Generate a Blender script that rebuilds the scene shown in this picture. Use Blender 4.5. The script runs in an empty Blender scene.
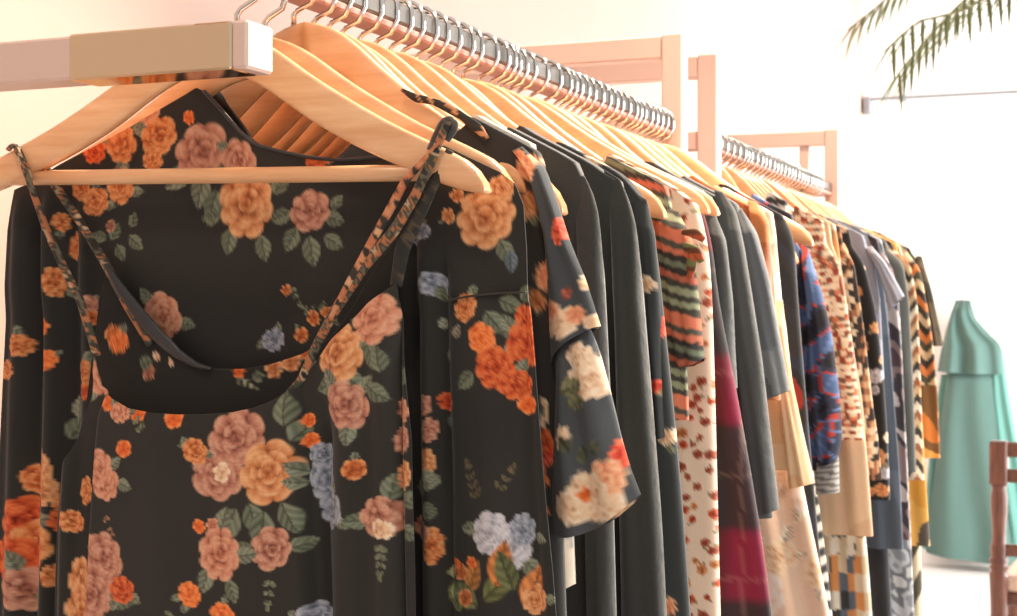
import bpy, math, random
import numpy as np
from mathutils import Vector, Matrix

C = bpy.context.scene.collection
R = math.radians
# ------------------------------------------------------------------ measuring frame
TH = R(22.5)
CAM = (0.628, -0.995, 1.40)
FPX = 1500.0
FX, FY = -math.sin(TH), math.cos(TH)
RX, RY = math.cos(TH), math.sin(TH)

def on_plane(px, py, t):
    """photo pixel -> (X, Z) on the upright plane Y = t (t = metres along the rail)"""
    px = np.asarray(px, float); py = np.asarray(py, float)
    a = (px - 508.5) / FPX
    s = (t - CAM[1]) / (FY + a * RY)
    return CAM[0] + s * (FX + a * RX), CAM[2] + s * (308.0 - py) / FPX

def at_depth(px, py, zc):
    a = (px - 508.5) / FPX
    return Vector((CAM[0] + zc * (FX + a * RX), CAM[1] + zc * (FY + a * RY), CAM[2] + zc * (308.0 - py) / FPX))

def s2l(c):
    c = np.asarray(c, float) / 255.0
    return np.where(c <= 0.04045, c / 12.92, ((c + 0.055) / 1.055) ** 2.4)

# ------------------------------------------------------------------ materials
def new_mat(name):
    m = bpy.data.materials.new(name); m.use_nodes = True
    nt = m.node_tree
    return m, nt, nt.nodes['Principled BSDF']

def noise(nt, scale, detail=3, stretch=None, rough=0.5):
    tc = nt.nodes.new('ShaderNodeTexCoord'); n = nt.nodes.new('ShaderNodeTexNoise')
    n.inputs['Scale'].default_value = scale; n.inputs['Detail'].default_value = detail
    n.inputs['Roughness'].default_value = rough
    if stretch:
        mp = nt.nodes.new('ShaderNodeMapping'); mp.inputs['Scale'].default_value = stretch
        nt.links.new(tc.outputs['Object'], mp.inputs['Vector']); nt.links.new(mp.outputs['Vector'], n.inputs['Vector'])
    else:
        nt.links.new(tc.outputs['Object'], n.inputs['Vector'])
    return n

def plain(name, rgb, rough=0.6, metal=0.0, vary=0.12, scale=12, stretch=None, bump=0.0, spec=0.5):
    m, nt, b = new_mat(name)
    n = noise(nt, scale, 4, stretch)
    r = nt.nodes.new('ShaderNodeValToRGB')
    c = s2l(rgb)
    lo = np.clip(c * (1 - vary), 0, 1); hi = np.clip(c * (1 + vary), 0, 1)
    r.color_ramp.elements[0].color = (*lo, 1); r.color_ramp.elements[1].color = (*hi, 1)
    r.color_ramp.elements[0].position = 0.3; r.color_ramp.elements[1].position = 0.7
    nt.links.new(n.outputs['Fac'], r.inputs['Fac']); nt.links.new(r.outputs['Color'], b.inputs['Base Color'])
    b.inputs['Roughness'].default_value = rough; b.inputs['Metallic'].default_value = metal
    b.inputs['Specular IOR Level'].default_value = spec
    if bump:
        bp = nt.nodes.new('ShaderNodeBump'); bp.inputs['Strength'].default_value = bump; bp.inputs['Distance'].default_value = 0.002
        nt.links.new(n.outputs['Fac'], bp.inputs['Height']); nt.links.new(bp.outputs['Normal'], b.inputs['Normal'])
    return m

def cloth_mat(name, rough=0.9, sheen=0.1, spec=0.25, weave=1500, bump=0.25):
    """printed fabric: the print is the colour attribute, a fine woven grain sits on top"""
    m, nt, b = new_mat(name)
    at = nt.nodes.new('ShaderNodeAttribute'); at.attribute_name = 'print'
    n = noise(nt, weave, 2); n2 = noise(nt, 60, 3)
    mr = nt.nodes.new('ShaderNodeMapRange'); mr.inputs['To Min'].default_value = 0.78; mr.inputs['To Max'].default_value = 1.22
    nt.links.new(n.outputs['Fac'], mr.inputs['Value'])
    mx = nt.nodes.new('ShaderNodeMix'); mx.data_type = 'RGBA'; mx.blend_type = 'MULTIPLY'; mx.inputs['Factor'].default_value = 1.0
    nt.links.new(at.outputs['Color'], mx.inputs[6]); nt.links.new(mr.outputs['Result'], mx.inputs[7])
    nt.links.new(mx.outputs[2], b.inputs['Base Color'])
    b.inputs['Roughness'].default_value = rough; b.inputs['Specular IOR Level'].default_value = spec
    b.inputs['Sheen Weight'].default_value = sheen; b.inputs['Sheen Roughness'].default_value = 0.5
    bp = nt.nodes.new('ShaderNodeBump'); bp.inputs['Strength'].default_value = bump; bp.inputs['Distance'].default_value = 0.003
    nt.links.new(n2.outputs['Fac'], bp.inputs['Height']); nt.links.new(bp.outputs['Normal'], b.inputs['Normal'])
    return m

def wood_mat(name, lo, hi, rough=0.35, scale=9, stretch=(1, 10, 10), coat=0.25):
    m, nt, b = new_mat(name)
    n = noise(nt, scale, 5, stretch, 0.6)
    r = nt.nodes.new('ShaderNodeValToRGB')
    r.color_ramp.elements[0].color = (*s2l(lo), 1); r.color_ramp.elements[1].color = (*s2l(hi), 1)
    r.color_ramp.elements[0].position = 0.32; r.color_ramp.elements[1].position = 0.68
    oi = nt.nodes.new('ShaderNodeObjectInfo')
    nt.links.new(n.outputs['Fac'], r.inputs['Fac']); nt.links.new(r.outputs['Color'], b.inputs['Base Color'])
    b.inputs['Roughness'].default_value = rough; b.inputs['Coat Weight'].default_value = coat
    b.inputs['Coat Roughness'].default_value = 0.25
    return m

M = {}
M['cloth'] = cloth_mat('printed_cloth')
M['satin'] = cloth_mat('satin_cloth', 0.32, 0.1, 0.6, 900, 0.1)
M['denim'] = cloth_mat('brushed_cloth', 0.95, 0.5, 0.2, 700, 0.5)
M['beech'] = wood_mat('beech_wood', (222, 160, 112), (242, 194, 148))
M['chair_wood'] = wood_mat('chair_wood', (82, 44, 32), (118, 70, 52), 0.4, 14, (6, 6, 1))
M['chrome'] = plain('polished_steel', (196, 190, 184), 0.12, 1.0, 0.04, 5)
M['rose'] = plain('rose_gold_tube', (226, 194, 180), 0.36, 0.1, 0.03, 6)
M['pink_reflection'] = plain('rail_pink_reflection', (176, 122, 106), 0.4, 0.2, 0.03, 6)  # pink reflection on the rail's underside, put into the colour
M['rail'] = plain('rail_dark_reflection', (112, 106, 100), 0.3, 1.0, 0.06, 8)  # polished rail, darkened in colour for the dark clothes it reflects
M['hook'] = plain('hook_wire', (226, 222, 218), 0.12, 1.0, 0.05, 8)
M['brushed'] = plain('mirror_champagne_steel', (226, 208, 176), 0.10, 1.0, 0.03, 3)
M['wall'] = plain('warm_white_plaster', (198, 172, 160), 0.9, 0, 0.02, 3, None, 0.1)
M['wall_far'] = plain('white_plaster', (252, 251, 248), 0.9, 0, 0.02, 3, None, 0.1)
M['floor'] = plain('white_polished_floor', (246, 245, 242), 0.35, 0, 0.03, 2)
M['leaf'] = plain('palm_leaf', (104, 108, 62), 0.5, 0, 0.25, 30)
M['stem'] = plain('palm_stem', (128, 122, 70), 0.6, 0, 0.2, 40)
M['pot'] = plain('glazed_pot', (200, 192, 180), 0.4, 0, 0.1, 10)
M['soil'] = plain('soil', (60, 46, 36), 0.95, 0, 0.3, 60, None, 0.5)
M['track'] = plain('grey_track', (150, 152, 158), 0.4, 0.6, 0.05, 10)
M['white'] = plain('white_lacquer', (245, 245, 243), 0.4, 0, 0.02, 10)
M['rush'] = plain('woven_seat', (225, 196, 176), 0.8, 0, 0.15, 90, (1, 12, 1), 0.4)
M['button'] = plain('pearl_button', (222, 214, 205), 0.3, 0, 0.1, 50)

# ------------------------------------------------------------------ object helpers
def tag(o, label=None, cat=None, group=None, kind=None):
    if label: o['label'] = label
    if cat: o['category'] = cat
    if group: o['group'] = group
    if kind: o['kind'] = kind
    return o

def empty(name, loc, label, cat, group=None):
    o = bpy.data.objects.new(name, None); C.objects.link(o); o.location = loc
    o.empty_display_size = 0.05
    return tag(o, label, cat, group)

def mesh_obj(name, V, F, mat, parent=None, col=None, smooth=True, origin=None):
    V = np.asarray(V, float)
    off = Vector(origin) if origin is not None else (Vector(parent.location) if parent and parent.parent is None else
          (Vector(parent.location) + Vector(parent.parent.location) if parent else Vector((0, 0, 0))))
    V = V - np.array(off)
    me = bpy.data.meshes.new(name); me.from_pydata(V.tolist(), [], [tuple(f) for f in F]); me.update()
    if smooth: me.polygons.foreach_set('use_smooth', [True] * len(me.polygons))
    if col is not None:
        a = me.color_attributes.new('print', 'FLOAT_COLOR', 'POINT')
        c4 = np.ones((len(V), 4)); c4[:, :3] = np.clip(col, 0, 1)
        a.data.foreach_set('color', c4.ravel())
    me.materials.append(mat)
    o = bpy.data.objects.new(name, me); C.objects.link(o)
    if parent: o.parent = parent
    elif origin is not None: o.location = off
    return o

class MB:
    """collects shapes that make up one part"""
    def __init__(s): s.v = []; s.f = []
    def add(s, V, F):
        k = len(s.v); s.v += [tuple(p) for p in V]; s.f += [tuple(i + k for i in f) for f in F]; return s
    def box(s, lo, hi, bev=0.0):
        (x0, y0, z0), (x1, y1, z1) = lo, hi
        b = min(bev, 0.45 * min(x1 - x0, y1 - y0, z1 - z0))
        if b <= 0:
            V = [(x, y, z) for z in (z0, z1) for y in (y0, y1) for x in (x0, x1)]
            return s.add(V, [(0, 2, 3, 1), (4, 5, 7, 6), (0, 1, 5, 4), (2, 6, 7, 3), (0, 4, 6, 2), (1, 3, 7, 5)])
        V = []; idx = {}
        for ix, x in ((0, x0), (1, x1)):
            for iy, y in ((0, y0), (1, y1)):
                for iz, z in ((0, z0), (1, z1)):
                    sx, sy, sz = (1 - 2 * ix) * b, (1 - 2 * iy) * b, (1 - 2 * iz) * b
                    for ax in range(3):
                        p = [x + sx, y + sy, z + sz]; p[ax] = (x, y, z)[ax]
                        idx[(ix, iy, iz, ax)] = len(V); V.append(tuple(p))
        F = []
        for ax in range(3):
            o = [k for k in range(3) if k != ax]
            for e in (0, 1):
                def g(a, c):
                    k = [0, 0, 0]; k[ax] = e; k[o[0]] = a; k[o[1]] = c; return idx[(*k, ax)]
                F.append((g(0, 0), g(1, 0), g(1, 1), g(0, 1)))
        for ax in range(3):
            o = [k for k in range(3) if k != ax]
            for a in (0, 1):
                for c in (0, 1):
                    k0 = [0, 0, 0]; k1 = [0, 0, 0]; k0[o[0]] = k1[o[0]] = a; k0[o[1]] = k1[o[1]] = c; k1[ax] = 1
                    F.append((idx[(*k0, o[0])], idx[(*k1, o[0])], idx[(*k1, o[1])], idx[(*k0, o[1])]))
        for ix in (0, 1):
            for iy in (0, 1):
                for iz in (0, 1): F.append(tuple(idx[(ix, iy, iz, a)] for a in range(3)))
        return s.add(V, F)
    def tube(s, pts, rad, n=8, flat=1.0, up=None):
        pts = [Vector(p) for p in pts]; rs = rad if hasattr(rad, '__len__') else [rad] * len(pts)
        V = []; F = []; prev = None
        for i, p in enumerate(pts):
            d = (pts[min(i + 1, len(pts) - 1)] - pts[max(i - 1, 0)]).normalized()
            a = prev if prev is not None else (Vector(up) if up else (Vector((0, 0, 1)) if abs(d.z) < 0.9 else Vector((0, 1, 0))))
            a = (a - d * a.dot(d)).normalized(); prev = a; b = d.cross(a)
            for k in range(n):
                w = 2 * math.pi * k / n
                V.append(p + a * (math.cos(w) * rs[i]) + b * (math.sin(w) * rs[i] * flat))
        for i in range(len(pts) - 1):
            for k in range(n):
                F.append((i * n + k, i * n + (k + 1) % n, (i + 1) * n + (k + 1) % n, (i + 1) * n + k))
        F.append(tuple(range(n))[::-1]); F.append(tuple((len(pts) - 1) * n + k for k in range(n)))
        return s.add(V, F)
    def lathe(s, c, prof, n=24):
        V = []; F = []
        for r, z in prof:
            for k in range(n):
                w = 2 * math.pi * k / n; V.append((c[0] + r * math.cos(w), c[1] + r * math.sin(w), c[2] + z))
        for i in range(len(prof) - 1):
            for k in range(n):
                F.append((i * n + k, i * n + (k + 1) % n, (i + 1) * n + (k + 1) % n, (i + 1) * n + k))
        F.append(tuple(range(n))[::-1]); F.append(tuple((len(prof) - 1) * n + k for k in range(n)))
        return s.add(V, F)
    def build(s, name, mat, parent=None, smooth=False, origin=None, rot=None, loc=None):
        V = np.array([tuple(v) for v in s.v])
        return mesh_obj(name, V, s.f, mat, parent, None, smooth, origin)

# ------------------------------------------------------------------ fabric prints
def smooth(a, b, x): 
    t = np.clip((x - a) / (b - a), 0, 1); return t * t * (3 - 2 * t)

PAL = {'pale': ((226, 188, 164), (246, 224, 206), (252, 240, 228)),
       'wash': ((150, 126, 116), (206, 170, 146), (236, 210, 186)),
       'orange': ((126, 56, 28), (204, 108, 56), (232, 166, 110)),
       'tan':    ((140, 72, 40), (206, 128, 78), (236, 178, 128)),
       'pink':   ((112, 60, 48), (178, 112, 90), (216, 162, 134)),
       'rose':   ((140, 72, 52), (202, 128, 98), (226, 168, 136)),
       'red':    ((110, 30, 18), (196, 74, 38), (230, 124, 70)),
       'small':  ((190, 74, 28), (232, 112, 52), (245, 150, 90)),
       'blue':   ((74, 78, 88), (126, 130, 142), (184, 182, 190)),
       'white':  ((130, 124, 128), (186, 180, 186), (222, 214, 216)),
       'cream':  ((196, 140, 104), (236, 196, 158), (248, 224, 196)),
       'salmon': ((200, 110, 76), (238, 158, 116), (248, 196, 154)),
       'scarlet': ((150, 32, 24), (220, 70, 48), (244, 130, 96)),
       'rust':   ((120, 50, 34), (160, 76, 52), (190, 110, 80))}

class Print:
    def __init__(s, x, z, bg, seed=1, vary=0.06):
        s.x, s.z = x, z; s.r = random.Random(seed)
        s.c = np.tile(s2l(bg), (len(x), 1))
        if vary: s.c *= (1 + vary * np.sin(x * 31 + 4 * np.sin(z * 17)))[:, None]
    def put(s, mask, idx, rgb):
        m = np.clip(mask, 0, 1)[:, None]; s.c[idx] = s.c[idx] * (1 - m) + rgb * m
    def near(s, cx, cz, r): return np.nonzero((np.abs(s.x - cx) < r) & (np.abs(s.z - cz) < r))[0]
    def leaf(s, cx, cz, L, ang, w=0.34, col=(118, 120, 100)):
        i = s.near(cx, cz, L * 1.15)
        if not len(i): return
        dx, dz = s.x[i] - cx, s.z[i] - cz; ca, sa = math.cos(ang), math.sin(ang)
        a = (dx * ca + dz * sa) / L; b = (-dx * sa + dz * ca) / L
        inside = (a > 0) & (a < 1)
        half = w * np.sin(np.pi * np.clip(a, 0, 1) ** 0.85)
        m = np.where(inside, smooth(0.04, -0.02, np.abs(b) - half), 0)
        base = s2l(col); vein = 0.5 + 0.5 * np.sin((a * 9 - np.abs(b) * 9) * 2.6)
        k = 0.55 + 0.6 * vein + 0.35 * (b > 0); k = np.where(np.abs(b) < 0.03, 0.5, k)
        s.put(m, i, base[None] * k[:, None])
    def flower(s, cx, cz, rad, pal='orange', leaves=3, sq=1.0, lobes=None, leafcol=(122, 124, 104), leafL=0.95):
        r_ = s.r
        for k in range(leaves):
            a = r_.uniform(0, 6.28) if leaves < 3 else 6.28 * (k + r_.uniform(-.3, .3)) / leaves + cx * 50
            s.leaf(cx + math.cos(a) * rad * .7, cz + math.sin(a) * rad * .7, rad * leafL * r_.uniform(.8, 1.2), a + r_.uniform(-.5, .5), 0.32, leafcol)
        i = s.near(cx, cz, rad * 1.25)
        if not len(i): return
        D, Md, Lt = (s2l(c) for c in PAL[pal])
        dx, dz = (s.x[i] - cx) / rad / sq, (s.z[i] - cz) / rad
        n0 = lobes or r_.choice((6, 7, 8))
        rot0 = r_.uniform(0, 6.28)
        layers = [(1.0, n0), (0.78, n0 - 1), (0.56, 5), (0.36, 4), (0.18, 3)] if rad > 0.009 else [(1.0, 5), (0.5, 3)]
        for q, (fr, n) in enumerate(layers):
            ox, oz = r_.uniform(-.08, .08) * (q > 0), r_.uniform(-.08, .08) * (q > 0)
            rr = np.hypot(dx - ox, dz - oz); th = np.arctan2(dz - oz, dx - ox)
            rot = rot0 + q * 1.1
            lob = np.abs(np.cos(n * 0.5 * th + rot + .35 * np.sin(2 * th + rot0))) ** 0.5
            out = fr * (0.76 + 0.2 * lob + 0.07 * np.sin(2 * th + q * 2 + rot0))
            t = np.clip(rr / out, 0, 1)
            inner = layers[q + 1][0] * 0.8 if q + 1 < len(layers) else 0.0
            g = np.clip((rr - inner * .75) / np.maximum(out - inner * .75, .05), 0, 1)
            streak = 0.05 * np.sin(th * n * 3 + q) + 0.06 * np.sin(dx * 60 + 3 * np.sin(dz * 40))
            g = np.clip(g ** .8 + streak - 0.75 * (1 - lob), 0, 1)
            if q == len(layers) - 1: g = g * .6
            colr = np.where((g < .5)[:, None], D + (Md - D) * (g * 2)[:, None], Md + (Lt - Md) * (g * 2 - 1)[:, None])
            s.put(smooth(0.06, -0.03, rr - out), i, colr)
    def sprig(s, cx, cz, L, ang, n=5, col=(116, 120, 96), tip=None):
        for k in range(n):
            f = (k + .5) / n; x, z = cx + math.cos(ang) * L * f, cz + math.sin(ang) * L * f
            for sg in (-1, 1):
                s.leaf(x, z, L * .3 * (1.1 - .5 * f), ang + sg * .85, .3, col)
        s.leaf(cx + math.cos(ang) * L * .92, cz + math.sin(ang) * L * .92, L * .3, ang, .3, col)
        if tip: s.flower(cx + math.cos(ang) * L, cz + math.sin(ang) * L, L * .22, tip, 0)

def auto_floral(bg, pals, count, rmin, rmax, leaves=3, seed=3, leafcol=(104, 110, 88), box=None, vary=.05, sprigs=0):
    def f(x, z):
        P = Print(x, z, bg, seed, vary); r = random.Random(seed)
        x0, x1, z0, z1 = box or (x.max() * -.1, x.max(), max(z.min(), z.max() - .75), z.max())
        for k in range(sprigs):
            P.sprig(r.uniform(x0, x1), r.uniform(z0, z1), r.uniform(rmin, rmax) * 2.2, r.uniform(0, 6.28), 4, leafcol)
        pts = []
        for k in range(count):
            best = None
            for _ in range(8):
                p = (r.uniform(x0, x1), r.uniform(z0, z1))
                d = min([math.hypot(p[0] - a, p[1] - b) for a, b in pts] or [9])
                if best is None or d > best[0]: best = (d, p)
            pts.append(best[1])
            P.flower(best[1][0], best[1][1], r.uniform(rmin, rmax), r.choice(pals), leaves, 1, None, leafcol)
        return P.c
    return f

def solid(rgb, vary=.05):
    return lambda x, z: Print(x, z, rgb, 1, vary).c

def bands(fn):      # fn(x, z) -> sRGB 0..255 array
    return lambda x, z: s2l(fn(x, z))

def pick(cols, k): return np.asarray(cols, float)[np.mod(np.floor(k).astype(int), len(cols))]

def aztec(x, z):
    w = z + 0.3 * x + 0.0008 * np.sin(x * 120)
    cols = [(226, 128, 96), (226, 128, 96), (74, 70, 62), (158, 160, 128), (74, 70, 62), (158, 160, 128), (74, 70, 62), (190, 104, 80), (62, 58, 54),
            (120, 126, 104), (62, 58, 54), (214, 122, 92), (86, 84, 72)]
    return pick(cols, w / 0.0062)

def plaid(x, z):
    c = np.tile(np.array((52., 46, 48)), (len(x), 1))
    red = smooth(.1, .5, np.sin(z * 34 + .9)); red2 = smooth(.1, .8, np.sin(x * 55 + .3 * z + 6.0))
    m = red[:, None]; c = c * (1 - m) + np.array((98., 36, 46)) * m
    m = (red2 * (.08 + .5 * red))[:, None]; c = c * (1 - m) + np.array((150., 34, 74)) * m
    d = (np.abs(((z * 9.2 + .25) % 1) - .5) < .018)[:, None] | (np.abs(((x * 14) % 1) - .5) < .03)[:, None]
    c = np.where(d, c * .7 + np.array((170., 140, 120)) * .3, c)
    return c

def paisley(x, z):
    c = np.tile(np.array((46., 50, 68)), (len(x), 1))
    q = np.sin(x * 85 + 2.2 * np.sin(z * 58)) + np.sin(z * 90 + 1.7 * np.sin(x * 70))
    th = np.sin(np.arctan2(z - 1.24, x - .2) * 22)
    c = np.where((q > .55)[:, None], np.array((70., 88, 126)), c)
    c = np.where(((q > .1) & (q < .55))[:, None], np.array((170., 58, 46)), c)
    c = np.where((q < -1.0)[:, None], np.array((34., 32, 40)), c)
    c = np.where(((th > .75) & (q > -.3))[:, None], np.array((92., 112, 152)), c)
    return c

def check(cols, sx, sz, jit=0.25):
    def f(x, z):
        k = np.floor(x / sx + jit * np.sin(z * 40)) * 3 + np.floor(z / sz + jit * np.sin(x * 50)) * 5
        k = k + np.floor(1.5 + 1.5 * np.sin(np.floor(x / sx) * 12.9 + np.floor(z / sz) * 78.2))
        return pick(cols, k)
    return f

def zigzag(cols, s, amp=.5):
    return lambda x, z: pick(cols, (z + amp * s * np.abs(((x / s) % 2) - 1)) / s)

def stripes(cols, s, vert=False, slant=0.0):
    return lambda x, z: pick(cols, ((x if vert else z) + slant * (z if vert else x)) / s)

def splash(cols, sc=18, seed=0):
    def f(x, z):
        a = np.sin(x * sc * 2 + 2 * np.sin(z * sc + seed)) + np.sin(z * sc * 1.3 + 2 * np.sin(x * sc * 1.7 + seed * 2)) + .6 * np.sin((x + z) * sc * 4 + seed)
        a = (a + 2.6) / 5.2 * len(cols)
        return np.asarray(cols, float)[np.clip(np.floor(a).astype(int), 0, len(cols) - 1)]
    return f

# ------------------------------------------------------------------ the hanger outline (m from its crown)
HZ = 1.619
HS = np.array([0, .012, .03, .05, .086, .12, .15, .193, .208, .217, .2225, .224])
HT = np.array([0, -.001, -.006, -.0165, -.042, -.0625, -.079, -.099, -.107, -.1145, -.123, -.128])
HB = np.array([-.034, -.0345, -.040, -.051, -.076, -.0945, -.108, -.1255, -.1295, -.131, -.1315, -.1305])
SZ = 1.13          # the hangers behind the two nearest have steeper arms
def shoulder(s): return HZ - .131 + (np.interp(np.abs(s), HS, HT) + .131) * SZ

def grid_faces(nu, nv, base=0, flip=False):
    F = []
    for i in range(nu - 1):
        for j in range(nv - 1):
            a, b, c, d = base + i * nv + j, base + (i + 1) * nv + j, base + (i + 1) * nv + j + 1, base + i * nv + j + 1
            F.append((a, d, c, b) if not flip else (a, b, c, d))
    return F

def vgrid(frac, n1, n2=10):
    frac = min(max(frac, .05), 1.0)
    a = np.linspace(0, frac, n1)
    return a if frac >= .999 else np.concatenate([a, np.linspace(frac, 1, n2)[1:]])

def soften(x, z, n=70, it=6):
    q = np.concatenate([[0], np.cumsum(np.hypot(np.diff(x), np.diff(z)))]); s = np.linspace(0, q[-1], n)
    x, z = np.interp(s, q, x), np.interp(s, q, z)
    for _ in range(it):
        x[1:-1] = (x[:-2] + 2 * x[1:-1] + x[2:]) / 4; z[1:-1] = (z[:-2] + 2 * z[1:-1] + z[2:]) / 4
    return x, z

TIPX = {}          # shoulder tip of every garment, so that its hanger fits inside
# garment body hung over a hanger at t along the rail ------------------------------------------------
def body_mesh(name, t, edge, mat, pat, parent=None, neck=.13, drop=.10, hem=.55, d=.013, fold=(7, .004), left=.224, seed=0, zmin=None,
              step=.003, flare=1.02):
    ex, ez = on_plane([p[0] for p in edge], [p[1] for p in edge], t)
    X0, Z0 = ex[0], ez[0]
    TIPX[round(t, 3)] = (X0, Z0)
    if ez[-1] > hem:
        k = (ex[-1] - ex[-2]) / max(ez[-2] - ez[-1], 1e-3) if len(ex) > 1 else 0
        ex = np.append(ex, ex[-1] + np.clip(k, -.05, .12) * (ez[-1] - hem)); ez = np.append(ez, hem)
    else: hem = ez[-1]
    ex, ez = soften(ex, ez)
    scale = lambda z: np.interp(-z, -ez, ex / X0)
    nk = min(neck, X0 * .72)
    # top boundary from the neckline centre to the shoulder tip
    T = [(0.0, HZ - drop)]
    for k in range(1, 10):
        w = k / 10 * math.pi / 2
        T.append((nk * math.sin(w), HZ - drop + (shoulder(nk) + .004 - HZ + drop) * (1 - math.cos(w))))
    for s in np.linspace(nk, min(X0 - .006, .212), 9): T.append((s, float(shoulder(s)) + .004))
    T.append((X0, min(Z0, T[-1][1] - .002)))
    T = np.array(T); Tn = np.concatenate([[0], np.cumsum(np.hypot(*np.diff(T, axis=0).T))]); Tn /= Tn[-1]
    arc = np.hypot(*np.diff(T, axis=0).T).sum(); n2 = max(14, int(arc * .42 / step)); UR = np.concatenate([np.linspace(0, .58, 14), np.linspace(.58, 1, n2)[1:]]); ncol = len(UR)
    zb = zmin if zmin is not None else CAM[2] - (t + 1.05) * .98 * 318 / FPX
    frac = min(1.0, (HZ - .06 - zb) / (HZ - .06 - hem))
    v = vgrid(frac, int((HZ - .06 - max(zb, hem)) / step) + 6, 46)
    rr = random.Random(seed + int(t * 1000)); ph = [rr.uniform(0, 6.28) for _ in range(4)]
    def half(nc, sgn):
        u = UR if sgn > 0 else np.linspace(0, 1, nc); tx = np.interp(u, Tn, T[:, 0]); tz = np.interp(u, Tn, T[:, 1])
        Zg = tz[:, None] + (hem - tz)[:, None] * v[None]
        if sgn > 0: sc = scale(Zg)
        else: sc = (left / X0) * (1 + (flare - 1) * np.clip((Z0 - Zg) / .5, 0, 1))
        Xg = tx[:, None] * sc
        rel = np.clip(tx / X0, 0, 1)[:, None] + 0 * Zg
        grow = np.clip((HZ - .09 - Zg) / .22, 0, 1)
        f = fold[1] * grow * (np.sin(rel * fold[0] * 3.3 * sgn + ph[0] + 1.5 * np.sin(Zg * 5 + ph[1])) + .5 * np.sin(rel * fold[0] * 7.1 + ph[2] + Zg * 6))
        prof = np.sqrt(np.clip(1 - rel ** 14, 0, 1)) * .8 + .2
        return sgn * Xg, Zg, (d * (.92 + .08 * grow)) * prof, f * prof
    Xr, Zr, Dr, Fr = half(ncol, 1); Xl, Zl, Dl, Fl = half(30, -1)
    X = np.concatenate([Xl[::-1], Xr[1:]]); Z = np.concatenate([Zl[::-1], Zr[1:]])
    D = np.concatenate([Dl[::-1], Dr[1:]]); Fo = np.concatenate([Fl[::-1], Fr[1:]])
    nu, nv = X.shape
    Vf = np.stack([X, t - D + Fo, Z], -1).reshape(-1, 3); Vb = np.stack([X, t + D + Fo, Z], -1).reshape(-1, 3)
    V = np.concatenate([Vf, Vb]); N = len(Vf)
    F = grid_faces(nu, nv, 0) + grid_faces(nu, nv, N, True)
    idx = lambda i, j: i * nv + j
    nf = np.concatenate([np.interp(np.linspace(0, 1, 30), Tn, T[:, 0])[::-1], np.interp(UR, Tn, T[:, 0])[1:]])
    for i in range(nu - 1):
        if nf[i] >= nk - 1e-4 and nf[i + 1] >= nk - 1e-4: F.append((idx(i, 0), idx(i + 1, 0), N + idx(i + 1, 0), N + idx(i, 0)))
    for j in range(nv - 1):
        for i in (0, nu - 1): F.append((idx(i, j), idx(i, j + 1), N + idx(i, j + 1), N + idx(i, j)))
    return mesh_obj(name, V, F, mat, parent, pat(V[:, 0], V[:, 2]))

# a flattened tube of cloth between two outline curves (a sleeve, a cuff, a tier) --------------------------
def tube_mesh(name, t, L, Rr, mat, pat, parent=None, d=.012, fold=(5, .003), yoff=0.0, step=.003, bulge=0.0, zend=None, seed=0):
    def curve(P):
        x, z = on_plane([p[0] for p in P], [p[1] for p in P], t)
        if zend is not None and z[-1] > zend:
            x = np.append(x, x[-1] + (x[-1] - x[-2]) / max(z[-2] - z[-1], 1e-3) * (z[-1] - zend) * .6); z = np.append(z, zend)
        if len(x) > 2: x, z = soften(x, z)
        q = np.concatenate([[0], np.cumsum(np.hypot(np.diff(x), np.diff(z)))]); return x, z, q / q[-1], q[-1]
    lx, lz, lq, ll = curve(L); rx, rz, rq, rl = curve(Rr)
    nv = max(6, int(max(ll, rl) / step)); w = max(np.hypot(lx[-1] - rx[-1], lz[-1] - rz[-1]), np.hypot(lx[0] - rx[0], lz[0] - rz[0]), .012)
    nu = max(8, int(w / step))
    v = np.linspace(0, 1, nv); u = np.linspace(0, 1, nu)
    A = np.stack([np.interp(v, lq, lx), np.interp(v, lq, lz)]); B = np.stack([np.interp(v, rq, rx), np.interp(v, rq, rz)])
    X = A[0][None] * (1 - u)[:, None] + B[0][None] * u[:, None]; Z = A[1][None] * (1 - u)[:, None] + B[1][None] * u[:, None]
    Z = Z - bulge * (4 * u * (1 - u))[:, None] * v[None] ** 2
    rr = random.Random(seed + 7); ph = [rr.uniform(0, 6.28) for _ in range(3)]
    prof = np.sqrt(np.clip(1 - np.abs(2 * u - 1) ** 4, 0, 1))[:, None] * np.clip(.04 + v * 7, 0, 1)[None]
    f = fold[1] * v[None] ** .7 * np.sin(u[:, None] * fold[0] * 3.1 + ph[0] + .8 * np.sin(v * 4 + ph[1])[None]) * (prof > 0)
    Vf = np.stack([X, t + yoff - d * prof + f, Z], -1).reshape(-1, 3); Vb = np.stack([X, t + yoff + d * prof + f + .0005, Z], -1).reshape(-1, 3)
    V = np.concatenate([Vf, Vb]); N = len(Vf)
    F = grid_faces(nu, nv, 0) + grid_faces(nu, nv, N, True)
    for j in range(nv - 1):
        for i in (0, nu - 1): F.append((i * nv + j, i * nv + j + 1, N + i * nv + j + 1, N + i * nv + j))
    for i in range(nu - 1): F.append((i * nv, (i + 1) * nv, N + (i + 1) * nv, N + i * nv))
    return mesh_obj(name, V, F, mat, parent, pat(V[:, 0], V[:, 2]))

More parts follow.
